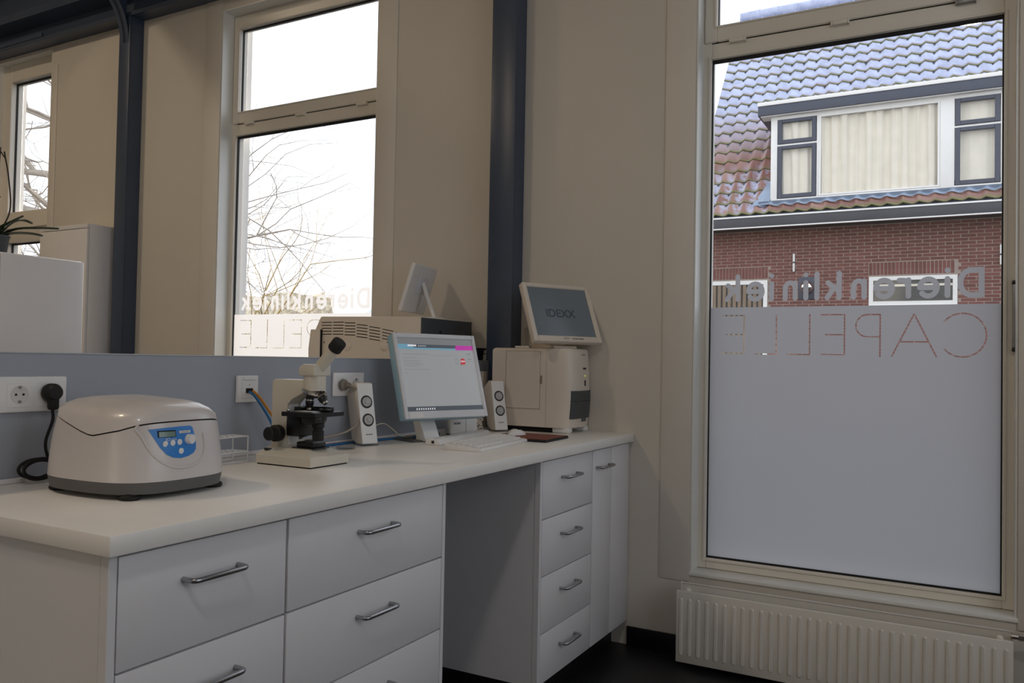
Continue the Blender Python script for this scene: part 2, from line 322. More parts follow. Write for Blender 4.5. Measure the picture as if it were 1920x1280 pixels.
# ------------------------------------------------------------------ windows with frosted film
XA, GL_W, GY = 0.2903, 1.0674, 0.100
def film_mesh():
    def seg(P, a, c):
        a, c = np.array(a), np.array(c); d = c - a; t = np.clip(((P - a) @ d) / (d @ d + 1e-12), 0, 1); return np.linalg.norm(P - a - t[..., None] * d, axis=-1)
    def arc(cx, cz, rx, rz, a0, a1, n=26): return [(cx + rx * math.cos(math.radians(a0 + (a1 - a0) * i / n)), cz + rz * math.sin(math.radians(a0 + (a1 - a0) * i / n))) for i in range(n + 1)]
    zb, zx, za = 1.4735, 1.5355, 1.5690
    S = [[(1.0, zb), (1.0, za - .003), (.968, za - .003)] + arc(.968, 1.5198, .036, .0462, 90, 270) + [(1.0, zb)]]
    def I(u): S.append([(u, zb), (u, zx)]); S.append([(u, 1.567), (u, 1.5672)])
    def Ee(u): S.append([(u + .028, 1.5045), (u - .028, 1.5045)] + arc(u, 1.5045, .0285, .032, 180, -138))
    def N(u, w): S.append([(u, zb), (u, zx)]); S.append([(u, 1.510)] + arc(u - w / 2, 1.513, w / 2, .0235, 0, 180) + [(u - w, zb)])
    def K(u): S.append([(u, zb), (u, za)]); S.append([(u, 1.499), (u - .041, 1.532)]); S.append([(u - .018, 1.513), (u - .044, zb)])
    I(.890); Ee(.8267); S.append([(.759, zb), (.759, zx)]); S.append([(.759, 1.508), (.754, 1.524), (.743, 1.534), (.728, 1.5345)])
    Ee(.6745); N(.604, .0385); K(.513); S.append([(.430, zb), (.430, za)]); I(.388); N(.347, .0385); I(.2545); Ee(.189); K(.1175)
    Cc = [[(.145, 1.249), (.145, 1.406)], [(.145, 1.406), (.058, 1.406)], [(.145, 1.249), (.056, 1.249)], [(.145, 1.327), (.073, 1.327)],
          [(.275, 1.408), (.275, 1.247), (.188, 1.247)], [(.404, 1.408), (.404, 1.247), (.319, 1.247)],
          [(.534, 1.249), (.534, 1.406)], [(.534, 1.406), (.447, 1.406)], [(.534, 1.249), (.448, 1.249)], [(.534, 1.327), (.464, 1.327)],
          [(.662, 1.243), (.662, 1.405), (.619, 1.405)] + arc(.619, 1.3615, .0435, .0435, 90, 270) + [(.662, 1.318)],
          [(.7035, 1.245), (.7795, 1.406), (.8545, 1.245)], [(.730, 1.300), (.829, 1.300)], arc(.9397, 1.3255, .077, .0805, 140, -140, 40)]
    h = 0.0027; nx = int(GL_W / h) + 1; z0 = 1.235; nz = 133
    us = np.linspace(0, GL_W, nx + 1); zs = z0 + np.arange(nz + 1) * h
    G = np.stack(np.meshgrid(us, zs), -1)
    def sd(L):
        D = np.full(G.shape[:2], 9.0)
        for pl in L:
            for i in range(len(pl) - 1):
                a, c = pl[i], pl[i + 1]; lo = (min(a[0], c[0]) - .03, min(a[1], c[1]) - .03); hi = (max(a[0], c[0]) + .03, max(a[1], c[1]) + .03)
                i0, i1 = np.searchsorted(us, lo[0]), np.searchsorted(us, hi[0]); j0, j1 = np.searchsorted(zs, lo[1]), np.searchsorted(zs, hi[1])
                if i1 > i0 and j1 > j0: D[j0:j1, i0:i1] = np.minimum(D[j0:j1, i0:i1], seg(G[j0:j1, i0:i1], a, c))
        return D
    F = np.maximum(np.minimum(1.4401 - G[..., 1], sd(Cc) - 0.0027), 0.0098 - sd(S)); F[F == 0] = 1e-6
    V, Fc = [], []
    def poly(pts):
        k0 = len(V); V.extend((p[0], 0, p[1]) for p in pts); Fc.append(list(range(k0, k0 + len(pts))))
    poly([(0, .39), (GL_W, .39), (GL_W, z0), (0, z0)])
    pos = F > 0
    cnt = pos[:-1, :-1].astype(int) + pos[:-1, 1:] + pos[1:, :-1] + pos[1:, 1:]
    for j in range(nz):
        run = None
        for i in range(nx + 1):
            c = cnt[j, i] if i < nx else 0
            if c == 4:
                if run is None: run = i
                continue
            if run is not None: poly([(us[run], zs[j]), (us[i], zs[j]), (us[i], zs[j + 1]), (us[run], zs[j + 1])]); run = None
            if 0 < c < 4:
                cs = [(i, j), (i + 1, j), (i + 1, j + 1), (i, j + 1)]; out = []
                for q in range(4):
                    (i0, j0), (i1, j1) = cs[q], cs[(q + 1) % 4]; f0, f1 = F[j0, i0], F[j1, i1]
                    if f0 > 0: out.append((us[i0], zs[j0]))
                    if (f0 > 0) != (f1 > 0):
                        t = f0 / (f0 - f1); out.append((us[i0] + t * (us[i1] - us[i0]), zs[j0] + t * (zs[j1] - zs[j0])))
                if len(out) > 2: poly(out)
    me = bpy.data.meshes.new('frosted_film'); me.from_pydata([tuple(map(float, v)) for v in V], [], Fc); me.materials.append(M['film']); return me
FILM = film_mesh()
M['hinge'] = mat('hinge_grey', (150, 150, 150), 0.35, 0.6)
def big_window(n, dx):
    w = thing('window_%d' % n, None, None, (dx, 0, 0), kind='structure')
    x0, x1, g0, g1 = 0.25, 1.40, XA, XA + GL_W
    b = B(); b.box(x0 + .001, g0, .09, .15, .346, 3.219, .003, 1); b.box(g1, x1 - .001, .09, .15, .346, 3.219, .003, 1)
    b.box(g0, g1, .09, .15, .346, .39, .003, 1); b.box(g0, g1, .09, .15, 2.494, 2.5635, .003, 1); b.box(g0, g1, .09, .15, 3.19, 3.219, .003, 1)
    b.ring(g0 - .012, g1 + .012, .378, 2.506, .010, .010, .010, .010, .084, .094, .002); b.obj('frame', M['frame'], w)
    b = B().ring(x0 + .010, x1 - .010, 2.5665, 3.205, .053, .053, .0685, .080, .080, .14, .004)
    b.ring(x0 + .053, x1 - .053, 2.625, 3.135, .008, .008, .008, .008, .074, .084, .002); b.obj('sash', M['frame'], w)
    B().box(x0 + .004, x1 - .004, .092, .10, 2.562, 2.568).obj('sash_joint', M['dark'], w)
    B().ring(g0, g1, .39, 2.494, .005, .005, .008, .012, .098, .112, .001).obj('seal', M['rubber'], w)
    B().ring(x0 + .062, x1 - .062, 2.634, 3.126, .004, .004, .004, .008, .098, .112, .001).obj('seal', M['rubber'], w)
    B().box(g0 + .001, g1 - .001, .104, .108, .391, 2.493).obj('pane', M['glass'], w)
    B().box(x0 + .063, x1 - .063, .104, .108, 2.635, 3.125).obj('pane', M['glass'], w)
    place('frosted_film', FILM, w, (g0, .1025, 0), label='frosted film with the clinic name cut and lettered in it')
    for hx in (0.40, 0.80, 1.235):
        h = B().box(hx - .028, hx + .028, .072, .092, 2.552, 2.568, .002); h.box(hx - .034, hx - .028, .070, .092, 2.550, 2.572, .002); h.box(hx + .028, hx + .034, .070, .092, 2.550, 2.572, .002); h.obj('hinge', M['frame'] if (hx < 1.2 or n != 1) else M['hinge'], w)
    r = B(); r.box(x0 + .0005, x0 + .006, 0, .09, .346, 3.219); r.box(x1 - .006, x1 - .0005, 0, .09, .346, 3.219); r.box(x0 + .006, x1 - .006, 0, .09, 3.212, 3.2195); r.obj('reveal', M['reveal'], w)
    r = B(); r.box(x0 + .0005, x0 + .008, .15, .225, .346, 3.219); r.box(x1 - .008, x1 - .0005, .15, .225, .346, 3.219); r.obj('outer_reveal', M['hw'], w); B().box(x0 + .008, x1 - .008, .15, .25, .335, .350, .002).obj('outer_sill', M['gutter'], w)
    B().box(x0 - .003, x1 + .003, -.008, .092, .330, .3455, .003).obj('sill', M['reveal'], w)
    if n == 1:
        h = B().box(1.386, 1.3985, .066, .089, 1.280, 1.506, .003).obj('window_handle', M['hinge'], w)
        B().box(1.384, 1.3990, .064, .0895, 1.506, 1.520, .003).obj('handle_end', M['black'], h); B().box(1.384, 1.3990, .064, .0895, 1.266, 1.280, .003).obj('handle_end', M['black'], h)
    portal((x0 + x1) / 2 + dx, 0.24, 1.8, 1.15, 2.9)
    return w
big_window(1, 0.0); big_window(2, -2.827)
w = thing('window_3', None, None, (0, 0, 0), kind='structure')
b = B(); x0, x1 = -4.899, -4.221
b.ring(x0, x1, .301, 3.269, .10, .095, .07, .13, .06, .15, .004); b.box(x0 + .10, x1 - .095, .06, .15, 1.975, 2.195, .004); b.obj('frame', M['frame'], w)
B().box(x0 + .02, x1, .05, .064, 2.075, 2.082).obj('sash_joint', M['trim'], w)
for (a, c) in ((.372, 1.974), (2.196, 3.138)):
    B().box(x0 + .101, x1 - .096, .104, .108, a, c).obj('pane', M['glass'], w); B().ring(x0 + .10, x1 - .095, a - .001, c + .001, .005, .005, .005, .010, .098, .112, .001).obj('seal', M['rubber'], w)
r = B(); r.box(x0, x0 + .006, 0, .06, .301, 3.269); r.box(x1 - .006, x1, 0, .06, .301, 3.269); r.box(x0, x1, 0, .06, 3.262, 3.2695); r.obj('reveal', M['reveal'], w)
r = B(); r.box(x0, x0 + .008, .15, .225, .301, 3.269); r.box(x1 - .008, x1, .15, .225, .301, 3.269); r.obj('outer_reveal', M['hw'], w)
struct('trim_6', B().box(-4.218, -4.15, -.005, -.0005, .30, 3.15, .0015), M['trim'])
portal(-4.56, 0.24, 1.8, .66, 2.9)

# ------------------------------------------------------------------ steelwork
PROF = [(-.001, 3.285), (-.10, 3.285), (-.105, 3.305), (-.05, 3.320), (-.045, 3.42), (-.165, 3.432), (-.17, 3.48), (-.12, 3.49), (-.115, 3.64), (-.19, 3.652), (-.19, 3.70), (-.001, 3.70)]
t = thing('steel_beam', 'dark blue painted steel beam running along the window wall at the top', 'beam', (0, 0, 0))
B().prism(PROF, 'yz', XL + .002, XR - .002).obj('girder', M['navy'], t)
B().box(XL + .01, -4.17, -.112, -.098, 3.306, 3.335, .003).obj('header_strip', M['navy'], t)
for (xa, xb, lab) in ((-0.685, -0.557, 'dark blue steel column standing behind the white analyser with the screen'), (-3.375, -3.275, 'dark blue steel column with a curved bracket at its top, left of the middle window')):
    t = thing('steel_column', lab, 'column', ((xa + xb) / 2, -0.05, 0)); w2 = (xb - xa) / 2
    bb = B().box(-w2, w2, -.05, -.038, 0, 3.284, .002).box(-w2, w2, .036, .0485, 0, 3.284, .002).box(w2 - .012, w2, -.038, .036, 0, 3.284).box(-w2, -w2 + .012, -.038, .036, 0, 3.284); bb.obj('shaft', M['navy'], t)
    if xa < -3:
        cv = [(-.05 - .30 * (1 - math.cos(a)), 3.12 + .35 * math.sin(a)) for a in [i * PI / 2 / 10 for i in range(11)]]
        br = B().prism(cv + [(-.05, 3.47)], 'yz', -.012, .012)
        for i in range(10):
            (ya, za), (yb, zb_) = cv[i], cv[i + 1]
            br.quad([(-.04, ya, za), (.04, ya, za), (.04, yb, zb_), (-.04, yb, zb_)])
        br.obj('bracket', M['navy'], t)
t = thing('cross_beam', 'dark blue steel beam running from the bracketed column back over the room', 'beam', (0, 0, 0))
B().box(-3.385, -3.265, YB + .01, -.195, 3.472, 3.495, .002).box(-3.335, -3.315, YB + .01, -.195, 3.495, 3.68).box(-3.385, -3.265, YB + .01, -.195, 3.68, 3.70, .002).obj('girder', M['navy'], t)

# ------------------------------------------------------------------ counter and cabinets
t = thing('worktop', 'long white worktop running from the window wall to the near end', 'worktop', (-.335, -1.235, .864))
B().box(-.334, .335, -1.233, 1.2335, 0, .036, .003, 2).obj('slab', M['top'], t)
struct('trim_7', B().box(-.6698, -.661, -2.468, -.105, .9003, .912, .002, 1), M['lam'])  # upstand along the back edge of the worktop
def handle_mesh():
    pts = [(0, -.064, 0), (.018, -.064, 0), (.025, -.0625, 0), (.0285, -.0575, 0), (.030, -.05, 0), (.030, 0, 0), (.030, .05, 0), (.0285, .0575, 0), (.025, .0625, 0), (.018, .064, 0), (0, .064, 0)]
    return B().tube(pts, .0052, 12).mesh('handle', M['steel'], 60)
HANDLE = handle_mesh()
def drawers(label, y0, y1, left_panel, right_panel, zl):
    c = thing('drawer_cabinet', label, 'cabinet', (-.33, (y0 + y1) / 2, 0)); h = (y1 - y0) / 2
    B().box(-.31, .288, -h + .0005, h - .0005, .10, .862).obj('body', M['lam'], c)
    B().box(-.30, .24, -h + .002, h - .002, 0, .10).obj('plinth', M['skirt'], c)
    l = -h + (.018 if left_panel else .002); r = h - (.016 if right_panel else .002)
    if left_panel: B().box(.2885, .310, -h, -h + .0165, .10, .862, .001, 1).obj('end_panel', M['lam'], c)
    if right_panel: B().box(.2885, .310, h - .0145, h, .10, .862, .001, 1).obj('end_panel', M['lam'], c)
    for k in range(len(zl) - 1):
        d = B().box(.2895, .310, l + .001, r - .001, zl[k + 1] + .002, zl[k] - .002, .0015, 2).obj('drawer_front', M['lam'], c)
        place('handle', HANDLE, d, (.310, (l + r) / 2, zl[k] - .068))
    B().box(.288, .2893, -h + .002, h - .002, .104, .858).obj('shadow_gap', M['dark'], c)
    return c
ZL = [.859, .660, .466, .272, .102]
drawers('nearest white cabinet of wide drawers under the end of the worktop', -2.455, -2.041, True, False, ZL)
drawers('white cabinet of wide drawers left of the knee space', -2.040, -1.434, False, True, ZL)
drawers('white four-drawer cabinet right of the knee space', -.852, -.404, True, False, ZL)
c = thing('door_cabinet', 'narrow white cabinet with one tall door, last one beside the wall', 'cabinet', (-.33, -.202, 0))
B().box(-.31, .288, -.2, .2, .10, .862).obj('body', M['lam'], c); B().box(-.30, .24, -.2, .2, 0, .10).obj('plinth', M['skirt'], c)
d = B().box(.2895, .310, -.198, -.006, .104, .857, .0015, 2).obj('door', M['lam'], c); place('handle', HANDLE, d, (.310, -.102, .791))
B().box(.2895, .310, -.003, .198, .104, .857, .0015, 2).obj('filler_panel', M['lam'], c); B().box(.288, .2893, -.199, .199, .105, .856).obj('shadow_gap', M['dark'], c)

# ------------------------------------------------------------------ radiator
t = thing('radiator', 'white panel radiator mounted low on the wall under the lettered window', 'radiator', (.81, -.10, .02))
def panel(yf, yb, ztop):
    b = B().box(-.573, .573, yf, yb, 0, ztop, .004, 2); n = 33; sg = -1 if yf < yb else 1
    for i in range(n):
        cx = -.553 + i * (1.106 / (n - 1)); w2 = .0085; z0, z1 = .028, ztop - .026
        out = [(cx - w2, z0 + w2)] + [(cx + w2 * math.cos(a), z0 + w2 + w2 * math.sin(a)) for a in (PI * 1.25, PI * 1.5, PI * 1.75)] + [(cx + w2, z0 + w2), (cx + w2, z1 - w2)] + [(cx + w2 * math.cos(a), z1 - w2 + w2 * math.sin(a)) for a in (PI * .25, PI * .5, PI * .75)] + [(cx - w2, z1 - w2)]
        inn = [(cx + (u - cx) * .45, z0 + .004 + (v - z0) * (z1 - z0 - .008) / (z1 - z0)) for u, v in out]
        A = [b.bm.verts.new((u, yf + sg * .0002, v)) for u, v in out]; C = [b.bm.verts.new((u, yf + sg * .0045, v)) for u, v in inn]
        for k in range(len(A)): b.bm.faces.new((A[k], A[(k + 1) % len(A)], C[(k + 1) % len(A)], C[k]))
        b.bm.faces.new(C)
    return b
panel(-.042, -.030, .282).obj('front_panel', M['rad'], t, 30); panel(.040, .028, .296).obj('rear_panel', M['rad'], t, 30)
b = B()
for i in range(40): xx = -.55 + i * .0282; b.box(xx, xx + .003, -.029, .027, .03, .24)
b.obj('convector_fins', M['rad'], t)
for sx in (-1, 1):
    B().box(sx * .545 - .02, sx * .545 + .02, -.03, .028, .225, .262, .008).sphere((sx * .535, -.004, .275), .013).cyl((sx * .535, -.004, .255), (sx * .535, -.004, .27), .010).obj('corner_connector', M['rad'], t)
    B().box(sx * .45 - .012, sx * .45 + .012, .041, .098, .20, .23, .002).obj('wall_bracket', M['rad'], t)
v = B().cyl((.566, 0, .289), (.590, 0, .289), .009).cyl((.588, 0, .289), (.612, 0, .289), .014, n=6).cyl((.61, 0, .289), (.632, 0, .289), .011).cyl((.628, 0, .297), (.628, 0, .255), .013).obj('valve', M['chrome'], t)
B().tube(catmull([(.628, 0, .256), (.628, 0, .20), (.632, .005, .10), (.632, .01, -.019)], 5), .0075, 10).obj('supply_pipe', M['copper'], t, label='copper supply pipe below the valve')

# ------------------------------------------------------------------ centrifuge
cz = .9
t = thing('centrifuge', 'white benchtop centrifuge with a domed lid and blue control panel', 'centrifuge', (-.395, -2.125, cz), math.radians(1.5))
CA, CB, CN = .171, .150, 3.0
def se(th, sc, dz): 
    c, s = math.cos(th), math.sin(th)
    return Vector((math.copysign(abs(c) ** (2 / CN), c) * CA * sc, math.copysign(abs(s) ** (2 / CN), s) * CB * sc, dz))
NT = 96
TH = [2 * PI * i / NT for i in range(NT)]
def seam(th):                              # lid seam height: front level, dips to a point on both flanks
    p = se(th, 1, 0); s = p.x / CA; side = min(1, abs(p.y) / (CB * .9))
    front = .158
    if s > .22: dip = max(0.0, 1 - abs(s - .22) / .95)
    else: dip = max(0.0, (1 - min(1, abs(s - .22) / 1.1)) ** 1.5)
    return front - .030 * dip * (side ** 3) + (.012 * max(0, -s) * side)
def scl(z):                                # outline scale with height
    P = [(.0, .93), (.012, .972), (.035, 1.0), (.06, .995), (.10, .972), (.135, .944), (.158, .918), (.19, .86)]
    for (a, sa), (c, sb) in zip(P, P[1:]):
        if z <= c: return sa + (sb - sa) * max(0, (z - a)) / (c - a)
    return P[-1][1]
def loft(rings, close_top=True, close_bot=False):
    b = B(); R = [[b.bm.verts.new(p) for p in r] for r in rings]
    for k in range(len(R) - 1):
        for i in range(NT): b.bm.faces.new((R[k][i], R[k][(i + 1) % NT], R[k + 1][(i + 1) % NT], R[k + 1][i]))
    if close_top: b.bm.faces.new(R[-1])
    if close_bot: b.bm.faces.new(list(reversed(R[0])))
    return b
loft([[se(a, scl(z), z) for a in TH] for z in (.012, .018, .036)], True, True).obj('base', M['grey'], t, 50)
rings = [[se(a, scl(.0365) * 1.001, .0365) for a in TH]]
for q in (.25, .5, .75, 1.0):
    rings.append([se(a, scl(.036 + (seam(a) - .0375) * q), .036 + (seam(a) - .0375) * q) for a in TH])
rings.append([se(a, scl(seam(a)) * .975, seam(a) - .001) for a in TH]); loft(rings).obj('housing', M['pearl'], t, 50)
loft([[se(a, scl(seam(a)) * .985, seam(a) - .004) for a in TH], [se(a, scl(seam(a)) * .985, seam(a) + .004) for a in TH]], True, True).obj('seam_gap', M['dark'], t, 50)
rings = [[se(a, scl(seam(a)) * .97, seam(a) + .0005) for a in TH], [se(a, scl(seam(a)) * 1.0, seam(a) + .002) for a in TH]]
for q, sc in ((.35, .945), (.62, .86), (.82, .74), (.93, .60), (.985, .42), (1.0, .2)):
    rings.append([se(a, (scl(seam(a)) * (1 - min(1, q * 1.3)) + .918 * min(1, q * 1.3)) * sc / .965, seam(a) + (.203 + .004 * math.cos(a + PI) - seam(a)) * q) for a in TH])
loft(rings).obj('lid', M['pearl'], t, 60)
def front_x(y, z):                         # front surface of the housing
    sc = scl(z); q = max(0.0, 1 - (abs(y) / (CB * sc)) ** CN) ** (1 / CN); return CA * sc * q
def front_poly(pts, off, mi=0, b=None, thick=.0):
    b = b or B(); vs = [b.bm.verts.new((front_x(y, z) + off, y, z)) for y, z in pts]
    c = b.bm.verts.new((front_x(sum(p[0] for p in pts) / len(pts), sum(p[1] for p in pts) / len(pts)) + off, sum(p[0] for p in pts) / len(pts), sum(p[1] for p in pts) / len(pts)))
    for i in range(len(vs)): b.bm.faces.new((vs[i], vs[(i + 1) % len(vs)], c)).material_index = mi
    return b
def P(u, v): return (-.052 + u * .00118, .108 + v * .00090)            # mm around the panel centre
pan = [(-47, 40), (-20, 42.5), (10, 44), (33, 44), (38, 40), (41, 20), (43, 2), (42, -12), (36, -21), (24, -27), (8, -30), (-8, -27), (-21, -18), (-31, -2), (-40, 20)]
fine = []
for i in range(len(pan)):
    a, c = pan[i], pan[(i + 1) % len(pan)]
    for q in range(5): fine.append(P(a[0] + (c[0] - a[0]) * q / 5 + 14, a[1] + (c[1] - a[1]) * q / 5))
b = B(); vs0 = [b.bm.verts.new((front_x(y, z) + .0006, y, z)) for y, z in fine]
rows = [vs0]
cy, czz = P(14, 8)
for q in (.66, .33):
    rows.append([b.bm.verts.new((front_x(cy + (y - cy) * q, czz + (z - czz) * q) + .0022, cy + (y - cy) * q, czz + (z - czz) * q)) for y, z in fine])
for a, c in zip(rows, rows[1:]):
    for i in range(len(fine)): b.bm.faces.new((a[i], a[(i + 1) % len(fine)], c[(i + 1) % len(fine)], c[i]))
b.bm.faces.new(rows[-1]); cp = b.obj('control_panel', M['blue'], t, 40)
def patch(u0, u1, v0, v1, m, name, off=.003, par=None):
    pts = [P(u0 + (u1 - u0) * i / 6 + 14, v0) for i in range(7)] + [P(u1 - (u1 - u0) * i / 6 + 14, v1) for i in range(7)]
    b = B(); n = 7
    lo = [b.bm.verts.new((front_x(*pts[i]) + off, *pts[i])) for i in range(7)]; hi = [b.bm.verts.new((front_x(*pts[13 - i]) + off, *pts[13 - i])) for i in range(7)]
    for i in range(6): b.bm.faces.new((lo[i], lo[i + 1], hi[i + 1], hi[i]))
    return b.obj(name, m, par or cp, 40)
patch(-34, -1, 21, 36.5, M['dark'], 'display_bezel', .0030); patch(-32.5, -2.5, 22, 34, M['lcd'], 'display', .0036)
patch(6, 30, 28, 34, M['white'], 'maker_plate', .0032)
for (u, v_) in ((-22, 6), (-8, 7), (6, 8), (8, -13)):
    y, z = P(u + 14, v_); B().lathe([(.0062, 0), (.0062, .002), (.0045, .0028)], (front_x(y, z) + .001, y, z), (1, 0, 0), 18).obj('button', M['white'], cp)
y, z = P(26 + 14, 13); B().lathe([(.011, 0), (.0105, .010), (.0095, .012)], (front_x(y, z), y, z), (1, .25, 0), 24).obj('knob', M['white'], cp)
y, z = P(-12 + 14, 15.5); text('panel_lettering', 'SCI-spin', .0085, M['white'], cp, (front_x(y, z) + .0042, y, z), R_XP)
y, z = P(18 + 14, 31); text('plate_lettering', 'SCILOGEX', .0045, M['ink'], cp, (front_x(y, z) + .0042, y, z), R_XP)
arch = [(-52, 50)] + [(-42 + 6 * i, 50 - 0) for i in range(0)] + [(-56, 40), (-50, 22), (-44, 0), (-34, -22), (-20, -38), (0, -49), (22, -52), (44, -47), (60, -36), (68, -20), (70, 0), (68, 24)]
ap = [P(u + 8, v_) for u, v_ in arch]; sm = catmull([(0, y, z) for y, z in ap], 6)
B().tube([(front_x(p.y, p.z) + .0002, p.y, p.z) for p in sm], .0028, 8).obj('panel_rim', M['pearl'], t, 60)
for (fx_, fy_) in ((.118, -.108), (.118, .108), (-.12, -.10), (-.12, .10)):
    B().lathe([(.018, 0), (.022, .003), (.022, .008), (.015, .0135)], (fx_, fy_, 0), n=20).obj('foot', M['rubber'], t)
# its cord and plug
def cord(name, pts, r, m, label, cat, extra=None, parent=None, k=8, n=8):
    o = B().tube(catmull(pts, k), r, n).obj(name, m, parent, 60, label=label, cat=cat); return o
CT = t; PC = bpy.data.objects.new('power_cord', bpy.data.meshes.new('power_cord')); COL.objects.link(PC); PC.parent = CT
bpy.context.view_layer.update(); PC.matrix_local = CT.matrix_basis.inverted() @ Matrix.Translation((-.66, -2.17, .9)); PC['label'] = 'black power cord with plug'
t = PC
pl = B().lathe([(.019, 0), (.021, .006), (.021, .020), (.016, .030)], (.0035, .0, .206), (1, 0, 0), 24).box(.010, .030, -.010, .012, .165, .212, .006).obj('plug', M['rubber'], t)
loops = []
for i in range(31):
    a = 2 * PI * i / 10; loops.append((.030 + .010 * math.sin(a * .5), -.035 + .040 * math.cos(a), .030 + .022 * math.sin(a) + .002 * i / 10))
PC.data = B().tube(catmull([(.020, .0, .166), (.018, .002, .14), (.016, -.012, .09), (.018, -.004, .05)] + loops + [(.04, .03, .008), (.09, .06, .006), (.11, .07, .006)], 5), .0036, 8).mesh('power_cord', M['rubber'], 60)
def socket_plate(name, label, y0, y1, zc, slots, h=.041):
    t = thing(name, label, 'socket', (-.6695, (y0 + y1) / 2, zc)); hw = (y1 - y0) / 2
    B().box(0, .009, -hw, hw, -h, h, .004, 3).obj('plate', M['white'], t)
    for s in slots:
        B().box(.009, .0098, s - .0285, s + .0285, -.0285, .0285, .0004, 1).obj('insert', M['white'], t)
        B().lathe([(.0205, 0), (.0205, .0008), (.0185, .0008), (.0165, -.004)][:3] + [(.017, .0003)], (.0098, s, 0), (1, 0, 0), 32).obj('well', mat('socket_well_%d' % len(bpy.data.materials), (205, 203, 200), .4), t)
        for q in (-1, 1):
            B().cyl((.0099, s + q * .0085, 0), (.0104, s + q * .0085, 0), .0028, n=12).obj('pin_hole', M['dark'], t)
            B().box(.0099, .0118, s - .003, s + .003, q * .0165 - .003, q * .0165 + .003).obj('earth_clip', M['steel'], t)
    return t
socket_plate('wall_socket', 'white multiple wall socket at the left edge, behind the centrifuge', -2.345, -2.123, 1.102, (-.075, -.002, .066))
socket_plate('wall_socket', 'white double wall socket between the microscope and the left speaker', -1.168, -1.004, 1.107, (-.036, .036))
t = thing('network_socket', 'white network wall outlet with a blue and an orange cable plugged in', 'socket', (-.6695, -1.553, 1.1005))
B().box(0, .010, -.042, .042, -.0405, .0405, .004, 3).obj('plate', M['white'], t); B().box(.010, .0115, -.026, .028, -.028, .024, .0006, 1).obj('insert', M['white'], t)
B().box(.0105, .013, -.022, .030, .026, .036, .0015, 1).obj('label_flap', M['white'], t); B().box(.0112, .0121, -.010, .018, -.012, .002).obj('port_opening', M['dark'], t); B().cyl((.0112, .004, .013), (.012, .004, .013), .0014, n=10).obj('screw', M['dark'], t)

# ------------------------------------------------------------------ test tube rack
t = thing('tube_rack', 'small white wire rack standing between the centrifuge and the microscope', 'rack', (-.585, -1.70, .9))
L2, D2, H2 = .052, .03, .073
def wires(b, pts): return b.tube(pts, .0017, 6)
for yy in (-L2, L2):
    for xx in (-D2, D2): wires(B(), [(xx, yy, .0015), (xx, yy, H2)]).obj('post', M['white'], t)
for nm, zz in (('base_frame', .0025), ('lower_shelf', .030), ('upper_shelf', H2 - .001)):
    b = B(); wires(b, [(-D2, -L2, zz), (D2, -L2, zz)]); wires(b, [(-D2, L2, zz), (D2, L2, zz)]); wires(b, [(-D2, -L2, zz), (-D2, L2, zz)]); wires(b, [(D2, -L2, zz), (D2, L2, zz)])
    if zz > .01:
        for q in range(5): yy = -L2 + (q + .5) * L2 * 2 / 5; wires(b, [(-D2, yy, zz), (D2, yy, zz)])
        wires(b, [(0, -L2, zz), (0, L2, zz)])
    b.obj(nm, M['white'], t)

# ------------------------------------------------------------------ microscope
t = thing('microscope', 'cream monocular microscope with a black stage and eyepiece on the worktop', 'microscope', (-.40, -1.592, .9), 0)
b = B(); q0 = [(-.10, -.078), (.10, -.078), (.10, .078), (-.10, .078)]
def ringv(b, pts, z): return [b.bm.verts.new((x, y, z)) for x, y in pts]
R = [ringv(b, q0, .004), ringv(b, q0, .026), ringv(b, [(-.098, -.075), (.097, -.075), (.097, .075), (-.098, .075)], .029), ringv(b, [(-.092, -.045), (.055, -.045), (.055, .045), (-.092, .045)], .046)]
for a, c in zip(R, R[1:]):
    for i in range(4): b.bm.faces.new((a[i], a[(i + 1) % 4], c[(i + 1) % 4], c[i]))
b.bm.faces.new(R[-1]); b.bm.faces.new(list(reversed(R[0]))); b.obj('base', M['micro'], t, 20)
B().box(-.097, .097, -.075, .075, 0, .0045).obj('base_pad', M['rubber'], t)
B().prism([(-.097, .044), (-.039, .044), (-.039, .168), (-.022, .184), (.030, .208), (.055, .210), (.055, .236), (-.090, .236), (-.097, .229)], 'xz', -.026, .026, bev=.003).obj('arm', M['micro'], t)
B().box(-.0392, -.0365, -.018, .018, .05, .165, .001, 1).obj('arm_plate', M['white'], t)
B().cyl((.038, 0, .206), (.038, 0, .2478), .031, n=32).obj('nosepiece_collar', M['micro'], t)
B().prism([(.010, .248), (.068, .248), (.068, .280), (.024, .280), (.010, .270)], 'xz', -.035, .032, bev=.003).obj('head', M['micro'], t)
ax = Vector((.077, 0, .080)).normalized(); p0 = Vector((.044, 0, .258))
B().cyl(p0, p0 + ax * .100, .0170, .0165, 28).obj('eye_tube', M['micro'], t)
B().lathe([(.0185, 0), (.0200, .003), (.0200, .026), (.0185, .031), (.012, .031)], p0 + ax * .088, ax, 28).obj('eyepiece', M['rubber'], t)
na = Vector((-.30, 0, -1)).normalized()
B().lathe([(.030, 0), (.036, .005), (.036, .009), (.027, .018), (.010, .022)], Vector((.040, 0, .210)), na, 30).obj('nosepiece', M['chrome'], t)
def objective(p, d, L, m=M['black']):
    d = Vector(d).normalized(); p = Vector(p); o = B().lathe([(.0105, 0), (.0115, .004), (.0115, L * .35), (.0105, L * .36), (.0115, L * .42), (.0115, L * .7), (.008, L * .85), (.0065, L)], p, d, 22).obj('objective', m, t)
    B().lathe([(.0118, 0), (.0118, .003)], p + d * L * .36, d, 22).obj('ring', M['chrome'], o); B().lathe([(.0075, 0), (.006, .005)], p + d * L * .93, d, 18).obj('tip', M['chrome'], o)
